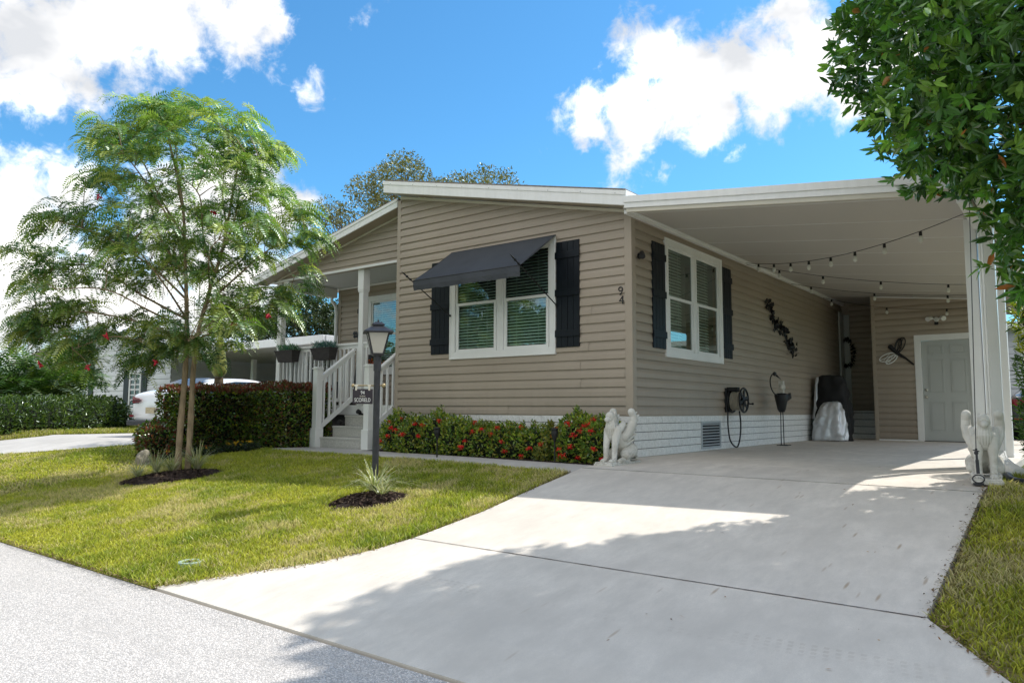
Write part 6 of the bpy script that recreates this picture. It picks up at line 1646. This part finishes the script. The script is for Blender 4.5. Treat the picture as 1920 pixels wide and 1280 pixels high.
# house behind on the right, glimpsed between the posts
rh = thing('rear_neighbour_house', 'blue grey sided neighbouring house glimpsed behind the right carport posts', 'house', (6.5, 17, 0))
siding('front_wall', (0, 17.0, 0), FX, FN, [(1.0, 13, -.1, 3.0)], M['nwall'], rh, phase=-.1, course=.20)
m = MB(); m.box(1.0, 13, 17.02, 26, -.1, 3.0); m.build('wall_core', M['nwall'], rh); m = MB(); m.box(.6, 13.4, 16.5, 26.4, 3.0, 3.18); m.build('roof', M['fascia'], rh)
m = MB(); m.box(3.62, 3.72, 16.6, 16.7, -.05, 3.0); m.build('porch_post', M['white'], rh)

# ---------------------------------------------------------------- cars
def car(label, loc, rotz, paint, trim_badge=True):
    """hatchback-sedan, nose towards +y, origin under the middle; length 4.75"""
    t_ = thing('parked_car', label, 'car', (0, 0, 0), 'parked cars')
    L = 4.75; hw = .925
    # longitudinal stations: y, z of sill, belt, shoulder half width, roof z, roof half width
    st_ = [(-2.36, .52, .86, .78, .94, .66), (-2.28, .36, .92, .86, 1.04, .74), (-2.05, .30, .98, .90, 1.10, .76), (-1.70, .28, .98, .915, 1.20, .70), (-1.25, .26, .97, .925, 1.36, .62), (-.70, .25, .96, .925, 1.43, .60), (-.1, .25, .95, .925, 1.445, .60), (.45, .25, .94, .925, 1.40, .60), (.95, .25, .93, .92, 1.20, .66), (1.35, .26, .91, .915, .985, .78), (1.85, .28, .82, .90, .88, .74), (2.2, .34, .70, .84, .76, .66), (2.37, .45, .60, .70, .64, .52)]
    V = []; prof = []
    for (y, zs, zb, w, zr, wr) in st_:
        ring = [(0, zs-.05), (w*.80, zs-.04), (w*.96, zs+.06), (w, zs+.25), (w*1.0, (zs+zb)/2+.08), (w*.965, zb), (w*.95, zb+.02), ((w*.95+wr)/2+.02, (zb+zr)/2+.03), (wr, zr-.03), (wr*.75, zr), (0, zr+.012)]
        V += [(x, y, z) for x, z in ring]+[(-x, y, z) for x, z in ring[-2:0:-1]]
    k = 20; F = [(i*k+j, i*k+(j+1) % k, (i+1)*k+(j+1) % k, (i+1)*k+j) for i in range(len(st_)-1) for j in range(k)]+[tuple(range(k))[::-1], tuple((len(st_)-1)*k+j for j in range(k))]
    F = [f[::-1] for f in F]
    b = put('body', V, F, paint, t_, smooth=True); s_ = b.modifiers.new('s', 'SUBSURF'); s_.levels = s_.render_levels = 2
    def surf(st0, st1, j0, j1, name, mt, off=.012, inset=.08, par=None):
        V2 = []; 
        a = [np.array(V[st0*k+j0]), np.array(V[st0*k+j1]), np.array(V[st1*k+j1]), np.array(V[st1*k+j0])]; c = sum(a)/4; n_ = nrm(np.cross(a[1]-a[0], a[3]-a[0])); 
        if np.dot(n_, c-A(0, 0, .8)) < 0: n_ = -n_
        q = [c+(p-c)*(1-inset)+n_*off for p in a]; G = 6; VV = []
        for i in range(G+1):
            for jj in range(G+1): u_, v_ = i/G, jj/G; VV.append(q[0]*(1-u_)*(1-v_)+q[1]*u_*(1-v_)+q[2]*u_*v_+q[3]*(1-u_)*v_)
        FF = [(i*(G+1)+jj, (i+1)*(G+1)+jj, (i+1)*(G+1)+jj+1, i*(G+1)+jj+1) for i in range(G) for jj in range(G)]
        return put(name, VV, FF, mt, par or b)
    gl = M['blackglass']
    for s in (0, 1):
        j = (6, 8) if s == 0 else (14, 12)
        m = MB(); sgn = 1 if s == 0 else -1
        def P3(y, z): 
            w_ = np.interp(y, [q[0] for q in st_], [q[3]*.95 for q in st_]); wr = np.interp(y, [q[0] for q in st_], [q[5] for q in st_]); zb = np.interp(y, [q[0] for q in st_], [q[2] for q in st_]); zr = np.interp(y, [q[0] for q in st_], [q[4] for q in st_])
            t = np.clip((z-zb)/(max(zr-zb, .05)), 0, 1); return A(sgn*(w_+(wr-w_)*t+.022), y, z)
        top = [(-1.45, 1.13), (-1.1, 1.27), (-.6, 1.345), (0, 1.355), (.45, 1.31), (.85, 1.14), (1.15, .98)]; bot = [(-1.45, 1.03), (-1.1, 1.01), (-.6, 1.0), (0, .99), (.45, .985), (.85, .975), (1.15, .965)]
        for i in range(len(top)-1): 
            q = [P3(*bot[i]), P3(*bot[i+1]), P3(*top[i+1]), P3(*top[i])]; m.add(q, [(0, 1, 2, 3)] if sgn > 0 else [(3, 2, 1, 0)])
        m.build('side_window', gl, t_)
        for y in (-1.42, 1.43):
            m = MB(); AXw = (A(0, 1, 0), A(0, 0, 1), A(sgn, 0, 0)); m.lathe([(.20, .0), (.33, .0), (.345, .03), (.345, .19), (.32, .225), (.24, .225)], (sgn*.70, y, .34), 26, AXw); wh = m.build('wheel', M['rubber'], t_)
            m = MB()
            for q in range(5): a_ = q*2*math.pi/5; m.bar((sgn*.93, y, .34), (sgn*.925, y+.22*math.cos(a_), .34+.22*math.sin(a_)), .07, .02, (1, 0, 0))
            m.lathe([(.215, .20), (.235, .235), (.215, .24)], (sgn*.70, y, .34), 26, AXw); m.build('rim', M['chrome'], wh)
        # wrap-round tail lamp
        m = MB(); pts = [(sgn*.915, -2.02, .90), (sgn*.885, -2.20, .885), (sgn*.80, -2.33, .875), (sgn*.42, -2.40, .86)]; 
        for i in range(3):
            a, b2 = A(*pts[i]), A(*pts[i+1]); h0, h1 = [.055, .075, .075, .045][i], [.055, .075, .075, .045][i+1]
            m.add([a-A(0, 0, h0), b2-A(0, 0, h1), b2+A(0, 0, h1), a+A(0, 0, h0), a-A(0, -.05, h0), b2-A(0, -.05, h1), b2+A(0, .05, h1), a+A(0, .05, h0)], [(0, 1, 2, 3), (3, 2, 1, 0)])
        m.build('tail_lamp', M['taillight'], t_)
        m = MB(); m.obox((sgn*.70, -2.405, .50), (.11, sgn*.03, 0), (0, .01, 0), (0, 0, .025)); m.build('reflector', M['taillight'], t_)
        m = MB(); m.ball((sgn*1.0, .75, 1.02), .09, 10, 7, (1, .6, .7)); m.bar((sgn*.9, .75, .99), (sgn*.98, .75, 1.0), .05, .03); m.build('mirror', paint, t_)
    m = MB(); m.add([(-.60, -1.74, 1.225), (.60, -1.74, 1.225), (.53, -1.20, 1.42), (-.53, -1.20, 1.42), (-.66, -1.98, 1.135), (.66, -1.98, 1.135)], [(4, 5, 1, 0), (0, 1, 2, 3)]); m.build('rear_window', gl, t_)
    m = MB(); m.add([(-.66, 1.22, 1.07), (.66, 1.22, 1.07), (.55, .55, 1.415), (-.55, .55, 1.415)], [(0, 3, 2, 1)]); m.build('windscreen', gl, t_)
    m = MB(); m.box(-.88, .88, -2.42, -2.25, .28, .40); m.build('rear_diffuser', M['lampmetal'], t_, bevel=.03)
    m = MB(); m.box(-.16, .16, -2.425, -2.40, .56, .70); m.build('number_plate', M['plate'], t_)
    if trim_badge:
        m = MB()
        for k2 in range(7): m.box(-.72+k2*.055, -.685+k2*.055, -2.425, -2.40, .845, .868)
        for k2 in range(5): m.box(-.66+k2*.045, -.63+k2*.045, -2.422, -2.395, .785, .803)
        m.build('badge', M['black'], t_)
    t_.location = loc; t_.rotation_euler = (0, 0, rotz); return t_
car('white saloon car parked rear end out on the neighbouring driveway', (-12.75, 2.0, -.05), rad(9), M['carpaint'])
M['blackpaint'] = simple('graphite_car_paint', (.10, .11, .13), .15, var=.02, bstr=0, spec=.6)
car('dark silver car glimpsed low between the right carport posts and shrub', (4.25, 13.6, -.04), rad(0), M['blackpaint'], False)
